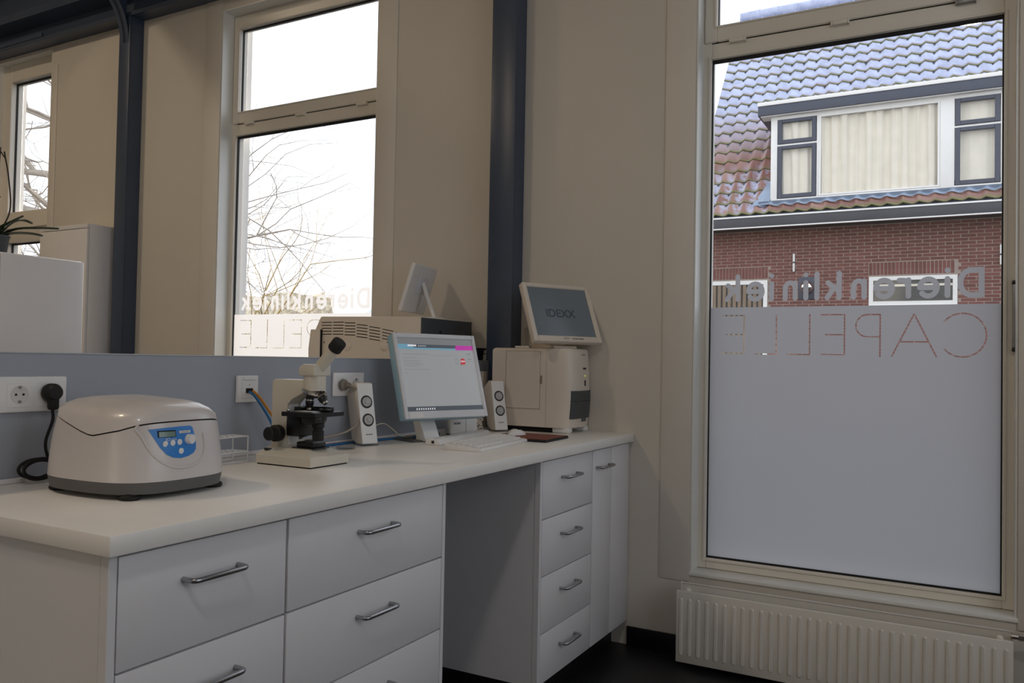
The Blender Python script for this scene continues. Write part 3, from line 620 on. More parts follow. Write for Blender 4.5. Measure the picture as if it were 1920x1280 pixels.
objective((.034, -.012, .196), (-.02, -.05, -1), .040); objective((.060, -.006, .200), (.75, -.1, -.75), .038); objective((.040, .020, .198), (.1, .7, -.7), .030)
B().box(-.025, .098, -.062, .058, .136, .148, .0015, 1).obj('stage', M['black'], t)
b = B().box(-.018, .085, .012, .030, .148, .162, .002).box(-.018, -.002, -.020, .012, .148, .160, .002).box(.060, .092, -.006, .012, .150, .157, .002); b.obj('slide_holder', M['black'], t)
B().box(-.005, .06, -.030, .005, .1482, .1494).obj('glass_slide', M['white'], t); B().sphere((-.015, -.045, .1515), .005, 12).obj('clip_screw', M['chrome'], t)
B().box(-.036, .015, -.030, .030, .078, .136, .004).obj('stage_carrier', M['black'], t)
B().lathe([(.036, 0), (.036, .010), (.030, .022)][::-1] and [(.030, -.022), (.036, -.010), (.036, 0)], (.038, 0, .136), n=28).obj('condenser', M['black'], t)
B().lathe([(.0145, 0), (.0155, .002), (.0155, .026), (.013, .028), (.013, .034), (.0165, .036), (.0165, .046), (.009, .048)], (.082, -.030, .072), n=24).obj('stage_knob', M['rubber'], t)
B().box(.045, .096, -.058, -.030, .120, .1355, .002).obj('knob_bracket', M['black'], t)
for s in (-1, 1):
    B().lathe([(.012, 0), (.022, .004), (.0235, .008), (.0235, .024), (.0185, .027), (.0175, .033), (.0190, .035), (.0190, .047), (.0165, .050)], (-.060, s * .026, .085), (0, s, 0), 32).obj('focus_knob', M['rubber'], t)
B().box(-.012, .070, -.032, .032, .0462, .049, .001).box(.0, .062, -.026, .026, .049, .064, .003).obj('illuminator', M['black'], t)
B().cyl((.031, 0, .064), (.031, 0, .068), .018, n=24).obj('lamp_lens', M['dgrey'], t); B().lathe([(.013, 0), (.012, .004)], (-.078, -.052, .0395), n=18).obj('switch', M['black'], t)
MT = t; PC = bpy.data.objects.new('power_cord', bpy.data.meshes.new('power_cord')); COL.objects.link(PC); PC.parent = MT; PC.location = Vector((-.66, -1.128, 1.105)) - Vector(MT.location); PC['label'] = 'grey power cord with grey plug'
t = PC
B().lathe([(.018, 0), (.0195, .004), (.0195, .014), (.012, .019), (.0095, .034), (.007, .038)], (.0015, 0, 0), (1, 0, 0), 24).obj('plug', M['gplug'], t)
PC.data = B().tube(catmull([(.036, 0, 0), (.058, .012, -.012), (.075, .028, -.05), (.080, .02, -.10), (.075, -.045, -.150), (.06, -.16, -.168), (.05, -.26, -.172), (.05, -.33, -.188)], 8), .0040, 8).mesh('power_cord', M['cgrey'], 60)
B().lathe([(.030, 0), (.031, .001), (.031, .009), (.029, .009), (.028, .002)], (-.545, -1.235, .9), n=30).obj('petri_dish', M['clear'], None, label='empty clear plastic dish lying behind the microscope', cat='dish')
# network cables
cord('network_cable', [(-.651, -1.556, 1.092), (-.63, -1.552, 1.078), (-.612, -1.525, 1.03), (-.606, -1.50, .985), (-.61, -1.478, .935), (-.625, -1.44, .907), (-.64, -1.36, .9045), (-.645, -1.2, .9045), (-.645, -1.10, .9045), (-.630, -.97, .9045), (-.618, -.86, .9045), (-.60, -.72, .9045), (-.59, -.62, .9045)], .0042, M['cblue'], 'blue network cable from the network outlet along the back of the worktop', 'cable')
cord('network_cable', [(-.651, -1.543, 1.095), (-.628, -1.536, 1.075), (-.61, -1.510, 1.03), (-.602, -1.478, .985), (-.612, -1.458, .935), (-.632, -1.42, .9065), (-.648, -1.34, .9043), (-.656, -1.2, .9043), (-.656, -1.10, .9043), (-.642, -.97, .9043), (-.628, -.86, .9043), (-.615, -.72, .9043), (-.60, -.60, .9043)], .0042, M['corange'], 'orange network cable from the network outlet along the back of the worktop', 'cable')

# ------------------------------------------------------------------ speakers
def speaker(label, x, y, rz):
    t = thing('speaker', label, 'speaker', (x, y, .9), rz, 'pair of small white speakers')
    B().box(-.030, .038, -.031, .031, 0, .006, .002).obj('foot_plate', M['clear'], t)
    def sl(z): return -.046 * (z / .21)                      # leans back
    prof = [(.030, .006), (.030 + sl(.21), .212), (.016 + sl(.21), .214), (-.034 + sl(.17), .185), (-.042, .022), (-.012, .006)]
    b = B().prism([(.028, .006), (.028 + sl(.208), .214), (.010 + sl(.208), .214), (-.048 + sl(.16), .178), (-.040, .020), (-.008, .006)], 'xz', -.030, .030, bev=.003); b.obj('cabinet', M['beige'], t)
    tilt = math.atan2(.046, .206)
    R = Matrix.Rotation(-tilt, 4, 'Y')
    f = B().box(0, .006, -.0305, .0305, 0, .210, .005, 3).obj('front_panel', M['white'], t, loc=(.0285, 0, .006), rot=(0, -tilt, 0))
    for z in (.145, .082):
        r = B().lathe([(.0225, 0), (.0225, .0008), (.0205, .0012)], (.006, 0, z), (1, 0, 0), 32).obj('driver_surround', M['black'], f)
        B().lathe([(.0165, .0010), (.0165, .0035), (.012, .0045), (.0125, .004), (.008, .0035), (.007, .0065), (.003, .0075)], (.006, 0, z), (1, 0, 0), 28).obj('cone', M['cone'], f)
    for q in range(3): B().box(.0061, .0064, -.013 + q * .009, -.006 + q * .009, .0305, .0335).obj('maker_mark', M['ink'], f)
    B().box(.0055, .0062, -.029, .029, .002, .052, .0003, 1).obj('lower_plate', M['white'], f)
    return t
speaker('small white speaker standing left of the monitor, in front of the double socket', -.578, -1.094, math.radians(-20))
speaker('small white speaker standing right of the monitor, against the analyser', -.502, -.301, math.radians(-30))
cord('speaker_cable', [(-.640, -1.020, .925), (-.63, -.975, .955), (-.62, -.935, .962), (-.61, -.90, .942), (-.595, -.865, .914), (-.57, -.83, .912), (-.55, -.815, .93), (-.545, -.81, .985)], .0022, M['cwhite'], 'thin white cable looping from the left speaker up to the monitor', 'cable')

# ------------------------------------------------------------------ monitor
ya, ti, ro = -.348, .305, .0
MX = Vector((-.464, -.804, 1.145))
t = thing('monitor', 'white desktop monitor showing a web page, tilted back on its stand', 'monitor', (-.50, -.845, .9), 0)
n = Vector((math.cos(ya) * math.cos(ti), math.sin(ya) * math.cos(ti), math.sin(ti))); rt = Vector((-math.sin(ya), math.cos(ya), 0)); up = n.cross(rt)
Rm = Matrix((rt, up, n)).transposed().to_4x4()             # local x = right, y = up, z = out of the screen
def tilted(name, bm_, m, par, smooth=35, **kw):
    o = bm_.obj(name, m, par, smooth, **kw); return o
scr = bpy.data.objects
hd = B()
SW, SH = .345 / 2, .276 / 2; BW, BT, BB_ = .014, .017, .027
hd.box(-SW - BW, SW + BW, -SH - BB_, SH + BT, -.040, -.002, .006, 2); hd.box(-.12, .12, -.10, .10, -.062, -.038, .012, 2)
case = hd.obj('casing', M['lightblue'], t); case.matrix_local = Matrix.Translation(MX - Vector(t.location)) @ Rm
fr = B(); fr.ring(-SW - BW, SW + BW, -SH - BB_, SH + BT, BW, BW, BB_, BT, -.006, .004, .002)
for v in fr.bm.verts: v.co = Vector((v.co.x, v.co.z, -v.co.y))
for v in fr.bm.verts: v.co.z = v.co.z
o = fr.obj('bezel', M['bezel'], case)
s = B()
def rq(x0, x1, y0, y1, mi, z=0.0): s.quad([(x0, y0, z), (x1, y0, z), (x1, y1, z), (x0, y1, z)], mi)
s.quad([(-SW, -SH, -.0015), (SW, -SH, -.0015), (SW, SH, -.0015), (-SW, SH, -.0015)], 0)
Z1, Z2, Z3 = -.0012, -.0009, -.0006
def U(u): return -SW + u * 2 * SW
def V(v): return SH - v * 2 * SH
def band(u0, u1, v0, v1, mi, z=Z1): rq(U(u0), U(u1), V(v1), V(v0), mi, z)
band(0, 1, 0, .085, 1); band(0, 1, .085, .13, 2); band(0, .88, .13, .155, 3); band(0, .2, .085, .13, 3, Z2); band(.13, .24, .092, .115, 6, Z3)
s.quad([(U(.755), V(.13), Z2), (U(.77), V(.085), Z2), (U(1), V(.085), Z2), (U(1), V(.13), Z2)], 4)
s.quad([(U(.765), V(.155), Z2), (U(.755), V(.13), Z2), (U(1), V(.13), Z2), (U(1), V(.15), Z2)], 4)
for i in range(5): band(.265 + i * .022, .275 + i * .022, .10, .112, 6, Z2)
for v_, u1 in ((.22, .4), (.27, .22), (.31, .26), (.335, .27), (.36, .3), (.385, .22), (.43, .36), (.48, .09)): band(.05, u1, v_, v_ + .005, 5)
band(.42, .78, .235, .238, 5); band(.9, .96, .20, .212, 5); band(.88, .98, .235, .238, 5); band(.9, .96, .275, .287, 5); band(.88, .98, .31, .313, 5)
band(.735, .765, .275, .36, 5); band(.739, .761, .28, .355, 0, Z2)
band(0, 1, .935, 1.0, 2)
for i in range(9): band(.12 + i * .028, .132 + i * .028, .955, .98, 6, Z2)
cx_, cy_ = U(.835), V(.315)
s.bm.faces.new([s.bm.verts.new((cx_ + .0125 * math.cos(a), cy_ + .0125 * math.sin(a), Z2)) for a in [2 * PI * i / 24 for i in range(24)]]).material_index = 7
s.quad([(cx_ - .014, cy_ - .014, Z2), (cx_ - .004, cy_ - .0115, Z2), (cx_ - .008, cy_ - .005, Z2), (cx_ - .0118, cy_ - .003, Z2)], 7)
so = s.obj('screen', [M['scr'], M['scr2'], M['scr_d'], M['scr_b'], M['scr_m'], M['scr_l'], M['scr_w'], M['scr_r']], case, 0)
text('page_lettering', 'NEW', .0095, M['scr_w'], case, (cx_, cy_, -.0004), Matrix.Identity(3), bold=.0002)
B().box(-SW + .003, -SW + .062, -SH - BB_ + .003, -SH - .004, .0062, .0070).obj('sticker', M['white'], case)
# stand: sloped leg on a low base
st = B().prism([(-.030, .0), (.034, .0), (.036, .008), (-.012, .090), (-.045, .165), (-.075, .160), (-.052, .085), (-.018, .012)], 'xz', -.036, .030, bev=.003)
so = st.obj('stand_leg', M['white'], t, rot=(0, 0, ya), loc=(.012, .0, .003)); B().box(-.095, .030, -.075, .075, 0, .006, .003).obj('stand_base', M['grey'], t, rot=(0, 0, ya))

# ------------------------------------------------------------------ mini computer, cables, tray, keyboard, mouse
t = thing('mini_computer', 'rounded white mini computer under the right side of the monitor', 'computer', (-.53, -.552, .9), math.radians(-38))
B().box(-.036, .036, -.058, .058, .003, .090, .010, 3).obj('case', M['white'], t); B().box(-.030, .030, -.050, .050, 0, .0032).obj('foot_pad', M['rubber'], t)
B().box(.030, .0385, -.046, -.006, .072, .086, .004).obj('blue_tab', M['lightblue'], t); B().box(.0362, .0366, .0075, .0085, .006, .088).obj('seam', M['grey'], t)
text('lettering', 'acer', .017, M['ink'], t, (.0364, -.028, .050), R_XP, bold=.0004)
t = thing('cable_bundle', 'tangled bundle of white cables beside the right speaker', 'cables', (-.560, -.405, .9)); rr = random.Random(3)
for q in range(7):
    pts = []
    for i in range(16):
        a = rr.uniform(0, 6.28); r_ = rr.uniform(.012, .042); pts.append((r_ * math.cos(a), r_ * 1.2 * math.sin(a), .004 + abs(rr.gauss(.028, .02))))
    B().tube(catmull([(p[0], p[1], min(p[2], .072)) for p in pts], 6), .0021, 6).obj('cable', M['cwhite'], t, 60)
cord('white_cable', [(-.552, -.43, .903), (-.50, -.46, .903), (-.47, -.51, .903), (-.475, -.57, .903), (-.50, -.62, .903)], .0023, M['cwhite'], 'thin white cable lying on the worktop in front of the mini computer', 'cable')
t = thing('cable_tray', 'long slim white bar lying behind the keyboard, small dark mark on its end', 'bar', (-.425, -.722, .9), math.radians(8))
B().prism([(-.028, .0), (.028, .0), (.030, .006), (.018, .020), (-.018, .022), (-.030, .010)], 'xz', -.235, .235, bev=.003).obj('body', M['white'], t); B().box(-.004, .006, -.2362, -.2345, .006, .016).obj('mark', M['ink'], t)
t = thing('keyboard', 'white keyboard lying near the front of the worktop', 'keyboard', (-.238, -.838, .9), math.radians(6)); t.scale = (.84, 1, 1)
B().prism([(-.078, .0), (.082, .0), (.085, .004), (.082, .010), (.062, .013), (.058, .011), (-.066, .024), (-.078, .020)], 'xz', -.205, .205, bev=.002).obj('body', M['white'], t)
b = B()
for r_ in range(5):
    xc = .046 - r_ * .0225; zt = .0115 + (.058 - xc) * .105; nk = 16
    if r_ == 0: ks = [(-.19, -.13), (-.125, -.10), (-.095, .03), (.035, .06), (.065, .095), (.10, .125), (.13, .155), (.16, .19)]
    else: ks = [(-.192 + i * .0241, -.192 + i * .0241 + .0215) for i in range(nk)]
    for a, c_ in ks: b.box(xc - .0095, xc + .0095, a, c_, zt - .002, zt + .0055, .0012, 1)
b.obj('keys', M['white'], t, kind='stuff')
t = thing('mouse_pad', 'brown mouse pad with black edge beside the keyboard', 'mouse pad', (-.245, -.520, .9), math.radians(3))
B().box(-.128, .128, -.112, .112, 0, .010, .005, 2).obj('rubber_base', M['rubber'], t); B().box(-.124, .124, -.108, .108, .0101, .0112).obj('surface', M['pad'], t)
t = thing('mouse', 'white computer mouse on the brown mouse pad', 'mouse', (-.300, -.512, .9113), math.radians(74))
b = B(); b.sphere((0, 0, .0), .027, 24)
for v in b.bm.verts: v.co = Vector((v.co.x * 1.75, v.co.y * 1.02, max(0.0, v.co.z) * (.74 + .14 * (v.co.x < 0)) ))
b.obj('shell', M['white'], t, 60); B().cyl((.026, -.003, .0145), (.026, .003, .0145), .005, n=14).obj('scroll_wheel', M['grey'], t)

# ------------------------------------------------------------------ analyser with touch screen
t = thing('blood_analyser', 'white chemistry analyser in the corner by the wall, carrying the touch screen', 'analyser', (-.384, -.121, .9))
HX, HY = .187, .116
def fx(y, z): return HX - .018 * (abs(y) / HY) ** 4 + .012 * math.sin(PI * min(1, z / .36)) - .004
prof_y = [-HY + .002 * i for i in range(0, 8)] + [-HY + .016 + i * .0092 * 2 for i in range(0, 11)] + [HY - .014 + .002 * i for i in range(0, 8)]
b = B(); zs_ = [.022, .05, .10, .15, .165, .20, .25, .30, .345, .352, .356]
def outline(z, ins=0):
    pts = [(-HX + ins, -HY + ins), (.10, -HY + ins)]
    for i in range(13):
        y = -HY + ins + (2 * HY - 2 * ins) * (.5 - .5 * math.cos(PI * (i + .35) / 12.7)); e = max(0, (abs(y) - HY + .032) / .032)
        pts.append((fx(y, z) - ins - .055 * (1 - math.sqrt(max(0, 1 - min(1, e) ** 2))), y))
    pts += [(.10, HY - ins), (-HX + ins, HY - ins)]; return pts
R = []
for z in zs_: R.append([b.bm.verts.new((x_, y_, z)) for x_, y_ in outline(z, 0 if z < .35 else (.004 if z < .354 else .010))])
for a, c in zip(R, R[1:]):
    for i in range(len(a)): b.bm.faces.new((a[i], a[(i + 1) % len(a)], c[(i + 1) % len(a)], c[i]))
b.bm.faces.new(R[-1]); b.bm.faces.new(list(reversed(R[0]))); b.obj('casing', M['beige'], t, 40)
B().box(-.175, .12, -.098, .098, .004, .0225).obj('undertray', M['dark'], t)
for fy in (-1, 1): B().box(.10, .178, fy * .083 - .022, fy * .083 + .022, 0, .024, .008, 3).obj('front_foot', M['white'], t); B().box(-.17, -.14, fy * .08 - .015, fy * .08 + .015, 0, .022, .003).obj('rear_foot', M['rubber'], t)
d = B().box(-.118, .046, -HY - .0022, -HY + .001, .098, .342, .001, 1).obj('side_door', M['beige'], t)
B().ring(-.1195, .0475, .0965, .3435, .0014, .0014, .0014, .0014, -HY - .0012, -HY + .0005, 0).obj('door_gap', M['casing_gap'], t)
B().box(.050, .056, -HY - .004, -HY + .001, .205, .240, .001, 1).obj('door_latch', M['casing_gap'], t); B().box(.0752, .0760, -HY - .0004, -HY + .001, .024, .345).obj('panel_seam', M['casing_gap'], t)
def fquad(y0, y1, z0, z1, m, name, off=.0015, par=t, n=8, cr=0.0):
    b = B(); lo, hi = [], []
    for k in range(5):
        z = z0 + (z1 - z0) * k / 4; row = []
        for i in range(n + 1):
            y = y0 + (y1 - y0) * i / n; e = max(0, (abs(y) - HY + .032) / .032); row.append(b.bm.verts.new((fx(y, z) - .055 * (1 - math.sqrt(max(0, 1 - min(1, e) ** 2))) + off, y, z)))
        lo.append(row)
    for a, c in zip(lo, lo[1:]):
        for i in range(n): b.bm.faces.new((a[i], a[i + 1], c[i + 1], c[i]))
    g = bmesh.ops.extrude_face_region(b.bm, geom=b.bm.faces[:]); 
    for v in [e for e in g['geom'] if isinstance(e, bmesh.types.BMVert)]: v.co.x -= .006
    return b.obj(name, m, par, 40)
dr = fquad(-.096, .098, .060, .178, M['dgrey'], 'sample_drawer', .0035, n=20); fquad(-.096, .098, .1335, .1350, M['dark'], 'drawer_split', .0042, dr, n=20)
fquad(.0, .05, .045, .060, M['grey'], 'pull_recess', .0016); fquad(.005, .035, .268, .276, M['ink'], 'button_mark', .0012); fquad(.012, .028, .238, .244, M['led'], 'status_light', .0016)
fquad(.014, .026, .198, .222, M['ink'], 'slot', .0016)
e_ = fx(.012, .332); text('lettering', 'Catalyst', .013, M['ink'], t, (e_ + .0022, .012, .332), R_XP)
t = thing('touch_screen', 'white touch screen terminal standing on top of the analyser', 'screen', (-.32, -.12, 1.2565), 0)
ya, ti = -.527, .421; n = Vector((math.cos(ya) * math.cos(ti), math.sin(ya) * math.cos(ti), math.sin(ti))); rt = Vector((-math.sin(ya), math.cos(ya), 0)); up = n.cross(rt)
Rt = Matrix((rt, up, n)).transposed().to_4x4(); SW, SH = .152, .114
cs = B().box(-SW - .022, SW + .022, -SH - .028, SH + .020, -.026, -.005, .006, 3).box(-.11, .11, -.09, .08, -.040, -.024, .010, 2).obj('casing', M['beige'], t)
cs.matrix_local = Matrix.Translation(Vector((-.278, -.159, 1.412)) - Vector(t.location)) @ Rt
fr = B(); fr.ring(-SW - .022, SW + .022, -SH - .028, SH + .020, .022, .022, .028, .020, -.005, .004, .003)
for v in fr.bm.verts: v.co = Vector((v.co.x, v.co.z, -v.co.y))
fr.obj('bezel', M['beige'], cs); B().box(-SW, SW, -SH, SH, -.004, -.0012).obj('screen', M['tab'], cs)
text('screen_lettering', 'IDEXX', .052, M['tab_t'], cs, (-.008, -.008, -.0008), Matrix.Identity(3), bold=.0012)
text('bezel_lettering', 'IDEXX', .010, M['grey'], cs, (-.010, -SH - .0125, .0056), Matrix.Identity(3)); text('bezel_lettering', 'VetLab Station', .0105, M['ink'], cs, (.048, -SH - .0125, .0056), Matrix.Identity(3), bold=.0002)
B().prism([(-.11, .0), (.07, .0), (.07, .010), (-.02, .016), (-.055, .10), (-.085, .10), (-.10, .02)], 'xz', -.06, .06, bev=.003).obj('stand', M['beige'], t, rot=(0, 0, ya), loc=(0, 0, .0008))
B().box(-.13, -.06, -.03, .03, .0, .010, .003).obj('cable_cover', M['white'], t, loc=(-.07, .02, .0008))

# ------------------------------------------------------------------ things at the far end of the divider
t = thing('power_adapter', 'black adapter with a hanging cable, on the divider by the column', 'adapter', (-.72, -.122, 1.1996))
B().prism([(-.02, .0), (.02, .0), (.03, .045), (-.03, .050)], 'yz', -.02, .02, bev=.002).box(-.024, .024, -.045, .042, .046, .056, .002).obj('body', M['black'], t)
B().tube(catmull([(.012, .02, .03), (.04, .035, .025), (.058, .042, -.02), (.062, .04, -.08), (.066, .03, -.16), (.07, .02, -.22)], 6), .0022, 6).obj('cable', M['rubber'], t, 60)
t = thing('cable_duct', 'short cream cable duct on the divider behind the monitor', 'duct', (-.655, -.175, .9))
B().box(-.0145, .012, -.018, .018, 0, .25, .004, 2).obj('body', M['beige'], t)

# ------------------------------------------------------------------ bay behind the divider
t = thing('worktop', 'white worktop of the bay behind the low divider', 'worktop', (-1.09, -1.3, 0))
B().box(-.31, .315, -1.15, 1.19, .864, .90, .003).obj('slab', M['top'], t); B().box(-.29, .30, -1.13, -1.11, 0, .864).obj('support_panel', M['lam'], t); B().box(-.29, .30, 1.15, 1.17, 0, .864).obj('support_panel', M['lam'], t)
t = thing('large_analyser', 'large cream analyser with rows of vent slots, behind the divider', 'analyser', (-1.09, -.265, .9))
y0 = -.207
B().prism([(-.292, .012), (-.300, .35), (-.292, .425), (-.258, .4865), (.298, .481), (.298, .012)], 'xz', y0, .207, bev=.004).obj('casing', M['beige'], t)
B().box(.2985, .3005, -.205, .205, .02, .477, .001).obj('rear_panel', M['dgrey'], t); B().cyl((.3, -.06, .42), (.3025, -.06, .42), .006, n=12).obj('rear_screw', M['black'], t)
B().prism([(-.312, .02), (-.318, .34), (-.308, .427), (-.252, .427), (-.252, .02)], 'xz', y0 - .012, .21, bev=.003).obj('front_door', M['beige'], t); B().box(-.2515, -.247, y0 - .008, y0 + .001, .02, .427).obj('door_gap', M['dark'], t)
rr = [(-.222, .4590, 0), (-.154, .4592, 0), (-.086, .4575, -.02), (-.017, .4515, -.09), (.053, .4430, -.13), (.125, .4330, -.17), (.198, .4190, -.20)]
for (u, zt, sl) in rr:
    for k in range(5):
        z = zt - k * .0135
        B().prism([(u - .030, z - .0018 - sl * -.030), (u + .030, z - .0018 - sl * -.030 + sl * .060), (u + .030, z + .0018 - sl * -.030 + sl * .060), (u - .030, z + .0018 - sl * -.030)], 'xz', y0 - .0006, y0 + .002).obj('vent_slot', M['dark'], t)
for u in (-.103, .106): B().lathe([(.0225, 0), (.0225, .002), (.021, .003)], (u, y0 + .0005, .353), (0, -1, 0), 28).obj('round_pad', M['beige'], t)
B().cyl((-.235, y0 + .001, .368), (-.235, y0 - .001, .368), .004, n=10).obj('screw', M['dgrey'], t)
for fx_ in (-.25, .25):
    for fy_ in (-.16, .16): B().cyl((fx_, fy_, 0), (fx_, fy_, .013), .018).obj('foot', M['rubber'], t)
t = thing('touch_screen', 'white touch screen seen from behind on the large analyser beyond the divider', 'screen', (-.98, -.20, 1.3865))
bd = Vector((.98, .2, 0)).normalized(); ti = .30; nb = (bd * math.cos(ti) + Vector((0, 0, -math.sin(ti)))).normalized(); rt = Vector((-bd.y, bd.x, 0)); up = nb.cross(rt)
Rb = Matrix((rt, up, nb)).transposed().to_4x4()
cs = B().box(-.135, .135, -.115, .115, -.014, .006, .012, 3).obj('casing', M['white'], t); cs.matrix_local = Matrix.Translation((-.002, -.02, .135)) @ Rb
B().box(-.12, .12, -.10, .10, -.0152, -.0138).obj('screen', M['black'], cs); B().box(-.05, .05, -.02, .06, .006, .012, .004).obj('rear_cover', M['bezel'], cs); B().box(.05, .056, -.09, .11, .006, .009, .001).obj('rear_rib', M['white'], cs)
B().tube([(.02, -.02, .165), (.045, -.02, .10), (.085, -.02, .004)], .010, 8).box(.03, .11, -.06, .02, 0, .006, .002).obj('stand_leg', M['white'], t)
t = thing('storage_cabinet', 'white two-door storage cabinet at the left edge with the orchid on top', 'cabinet', (-2.425, -1.43, 0))
B().box(-.225, .206, -.363, .363, 0, 1.606, .002).obj('carcass', M['lam'], t); B().box(.2065, .2085, -.361, .361, .04, 1.60).obj('shadow_gap', M['dark'], t)
for (a, c) in ((-.362, -.002), (.002, .362)): B().box(.209, .226, a, c, .03, 1.600, .002).obj('door', M['lam'], t)
t = thing('orchid', 'orchid without flowers in a dark pot on the storage cabinet', 'plant', (-2.42, -1.325, 1.6062))
B().lathe([(.036, 0), (.038, .004), (.048, .080), (.051, .082), (.051, .092), (.046, .092), (.044, .075)], (0, 0, 0), n=28).obj('pot', M['dgrey'], t)
def strap(pts, w, th=.0022):
    b = B(); P_ = catmull(pts, 6); top, bot = [], []
    for i, p in enumerate(P_):
        s_ = i / (len(P_) - 1); ww = w * math.sin(PI * min(1, .12 + .88 * s_) ** .8) ** .7 if s_ < .999 else .0006
        d = (P_[min(i + 1, len(P_) - 1)] - P_[max(0, i - 1)]).normalized(); sd_ = d.cross(Vector((0, 0, 1))).normalized(); nn = sd_.cross(d)
        top.append([b.bm.verts.new(p - sd_ * ww + nn * .004), b.bm.verts.new(p + nn * -.002), b.bm.verts.new(p + sd_ * ww + nn * .004)])
        bot.append([b.bm.verts.new(v.co - nn * th) for v in top[-1]])
    for L in (top, bot):
        for a, c in zip(L, L[1:]):
            for k in range(2): b.bm.faces.new((a[k], a[k + 1], c[k + 1], c[k]))
    for a, c, e, f in zip(top, top[1:], bot, bot[1:]):
        b.bm.faces.new((a[0], c[0], f[0], e[0])); b.bm.faces.new((a[2], c[2], f[2], e[2]))
    return b
for pts, w_ in (([(0, 0, .085), (.04, .06, .125), (.06, .14, .140), (.08, .225, .150)], .018), ([(0, 0, .085), (.03, .05, .105), (.05, .11, .112), (.06, .165, .110)], .022), ([(0, 0, .085), (.02, .05, .15), (.01, .10, .172), (-.01, .16, .168)], .015), ([(0, 0, .085), (.03, .01, .13), (.05, .05, .165), (.055, .08, .185)], .016), ([(0, 0, .085), (-.02, -.07, .13), (-.02, -.14, .13), (-.02, -.2, .11)], .020), ([(0, 0, .085), (.06, -.05, .12), (.10, -.10, .12), (.14, -.15, .10)], .018)):
    strap(pts, w_ * 1.35).obj('leaf', M['leaf'], t, 60)
B().tube(catmull([(.0, .0, .085), (.03, .035, .20), (.04, .020, .34), (.04, -.002, .45)], 6), .0032, 6).tube(catmull([(.04, .005, .42), (.04, -.03, .455), (.04, -.07, .44)], 5), .0025, 6).obj('flower_stem', M['stem'], t, 60)
B().tube([(.0, -.015, .085), (.015, -.012, .30), (.02, -.006, .47)], .0025, 6).obj('support_stake', M['stem'], t, 60)
B().tube([(.02, .0, .255), (.02, -.05, .265), (.02, -.10, .285)], .0025, 6).obj('side_stem', M['stem'], t, 60)
t = thing('wall_cabinet', 'tall shallow cream cabinet against the window wall, left of the bracketed column', 'cabinet', (-3.66, -.1235, 0))
B().box(-.24, .24, -.10, .118, 0, 1.985, .002).obj('carcass', M['lam'], t); B().box(-.238, .238, -.1185, -.1015, .03, 1.955, .002).obj('door', M['lam'], t); B().box(-.238, .238, -.119, -.10, 1.958, 1.984, .002).obj('top_rail', M['lam'], t)

# ------------------------------------------------------------------ ceiling lamps
def ceiling_lamp(x, y, col, label, watt):
    t = thing('ceiling_lamp', label, 'lamp', (x, y, ZC), 0, 'ceiling lamps')
    B().lathe([(.20, -.001), (.20, -.05), (.19, -.06)], (0, 0, 0), n=32).obj('housing', M['white'], t)
    B().lathe([(.185, -.0605), (.15, -.068), (.02, -.07)], (0, 0, 0), n=32).obj('diffuser', M['lampface'], t)
    l = bpy.data.lights.new('lamp_light', 'AREA'); l.shape = 'DISK'; l.size = .36; l.energy = watt; l.color = col
    o = bpy.data.objects.new('lamp_light', l); COL.objects.link(o); o.parent = t; o.location = (0, 0, -.075)
ceiling_lamp(-4.1, -2.2, LAMP_WARM, 'warm round ceiling lamp over the bay behind the divider', LAMP_POWER * 1.3)
ceiling_lamp(-2.0, -3.6, LAMP_WARM, 'warm round ceiling lamp between the two bays', LAMP_POWER * 1.3)
ceiling_lamp(1.3, -4.3, DAY_LAMP, 'white round ceiling lamp behind the viewer', 19.0)

# ------------------------------------------------------------------ outside: ground, house, trees
struct('ground', B().box(-45, 30, .23, 60, -.30, -.15), M['pave'])
HW = 12.3
H = thing('house', 'brick house with a tiled roof and white dormer across the street', 'house', (0, HW, -.15))
HX0, HX1 = -3.28, 3.7
def HP(x, y, z): return (x, y - HW, z + .15)
b = B(); b.box(HX0 + .03, HX1, -.0085, 8.0, 0, 3.95); wallo = b.obj('wall', M['mortar'], H)
bb = B().box(-.108, .108, 0, .03, -.025, .025, .0015, 1); BRK = bb.mesh('brick', M['brick'], 0)
BRV = B().box(-.025, .025, 0, .03, -.108, .108, .0015, 1).mesh('brick', M['brick'], 0)
holes = [(-3.35, -1.90, -1, 2.80), (-.18, 1.20, 2.275, 2.795)]
sold = [(-3.3, -1.90, 2.82, 3.04), (-.18, 1.20, 2.82, 3.04)]
near, rest, cut = [], [], []
rb = random.Random(5); z = -.10; row = 0
while z < 3.86:
    x = HX0 + .15 + (0.115 if row % 2 else 0)
    while x < HX1 - .1:
        ok = not any(x + .115 > a and x - .115 < c and z + .03 > z0 and z - .03 < z1 for a, c, z0, z1 in holes + sold)
        if ok: (near if (2.27 < z < 3.74 and x < 1.95) else rest).append((x, z, 0))
        else:
            a0, a1 = x - .108, x + .108
            for a, c, z0, z1 in holes + sold:
                if z + .03 > z0 and z - .03 < z1:
                    if a0 < a < a1: a1 = a - .006
                    elif a0 < c < a1: a0 = c + .006
                    elif a <= a0 and a1 <= c: a1 = a0
            if a1 - a0 > .03: cut.append((a0, a1, z))
        x += .23
    z += .060; row += 1
for a, c, z0, z1 in sold:
    x = a + .03
    while x < c - .02:
        near.append((x, (z0 + z1) / 2, 1)); x += .0605
near.sort(key=lambda q: (q[0] - 1.2) ** 2 + (q[1] - 1.2) ** 2)
near, far_ = near[:298], near[298:]
for x, z, v in near:
    place('brick', BRV if v else BRK, wallo, HP(x, HW - .012 + rb.uniform(-.003, .003), z))
b = B()
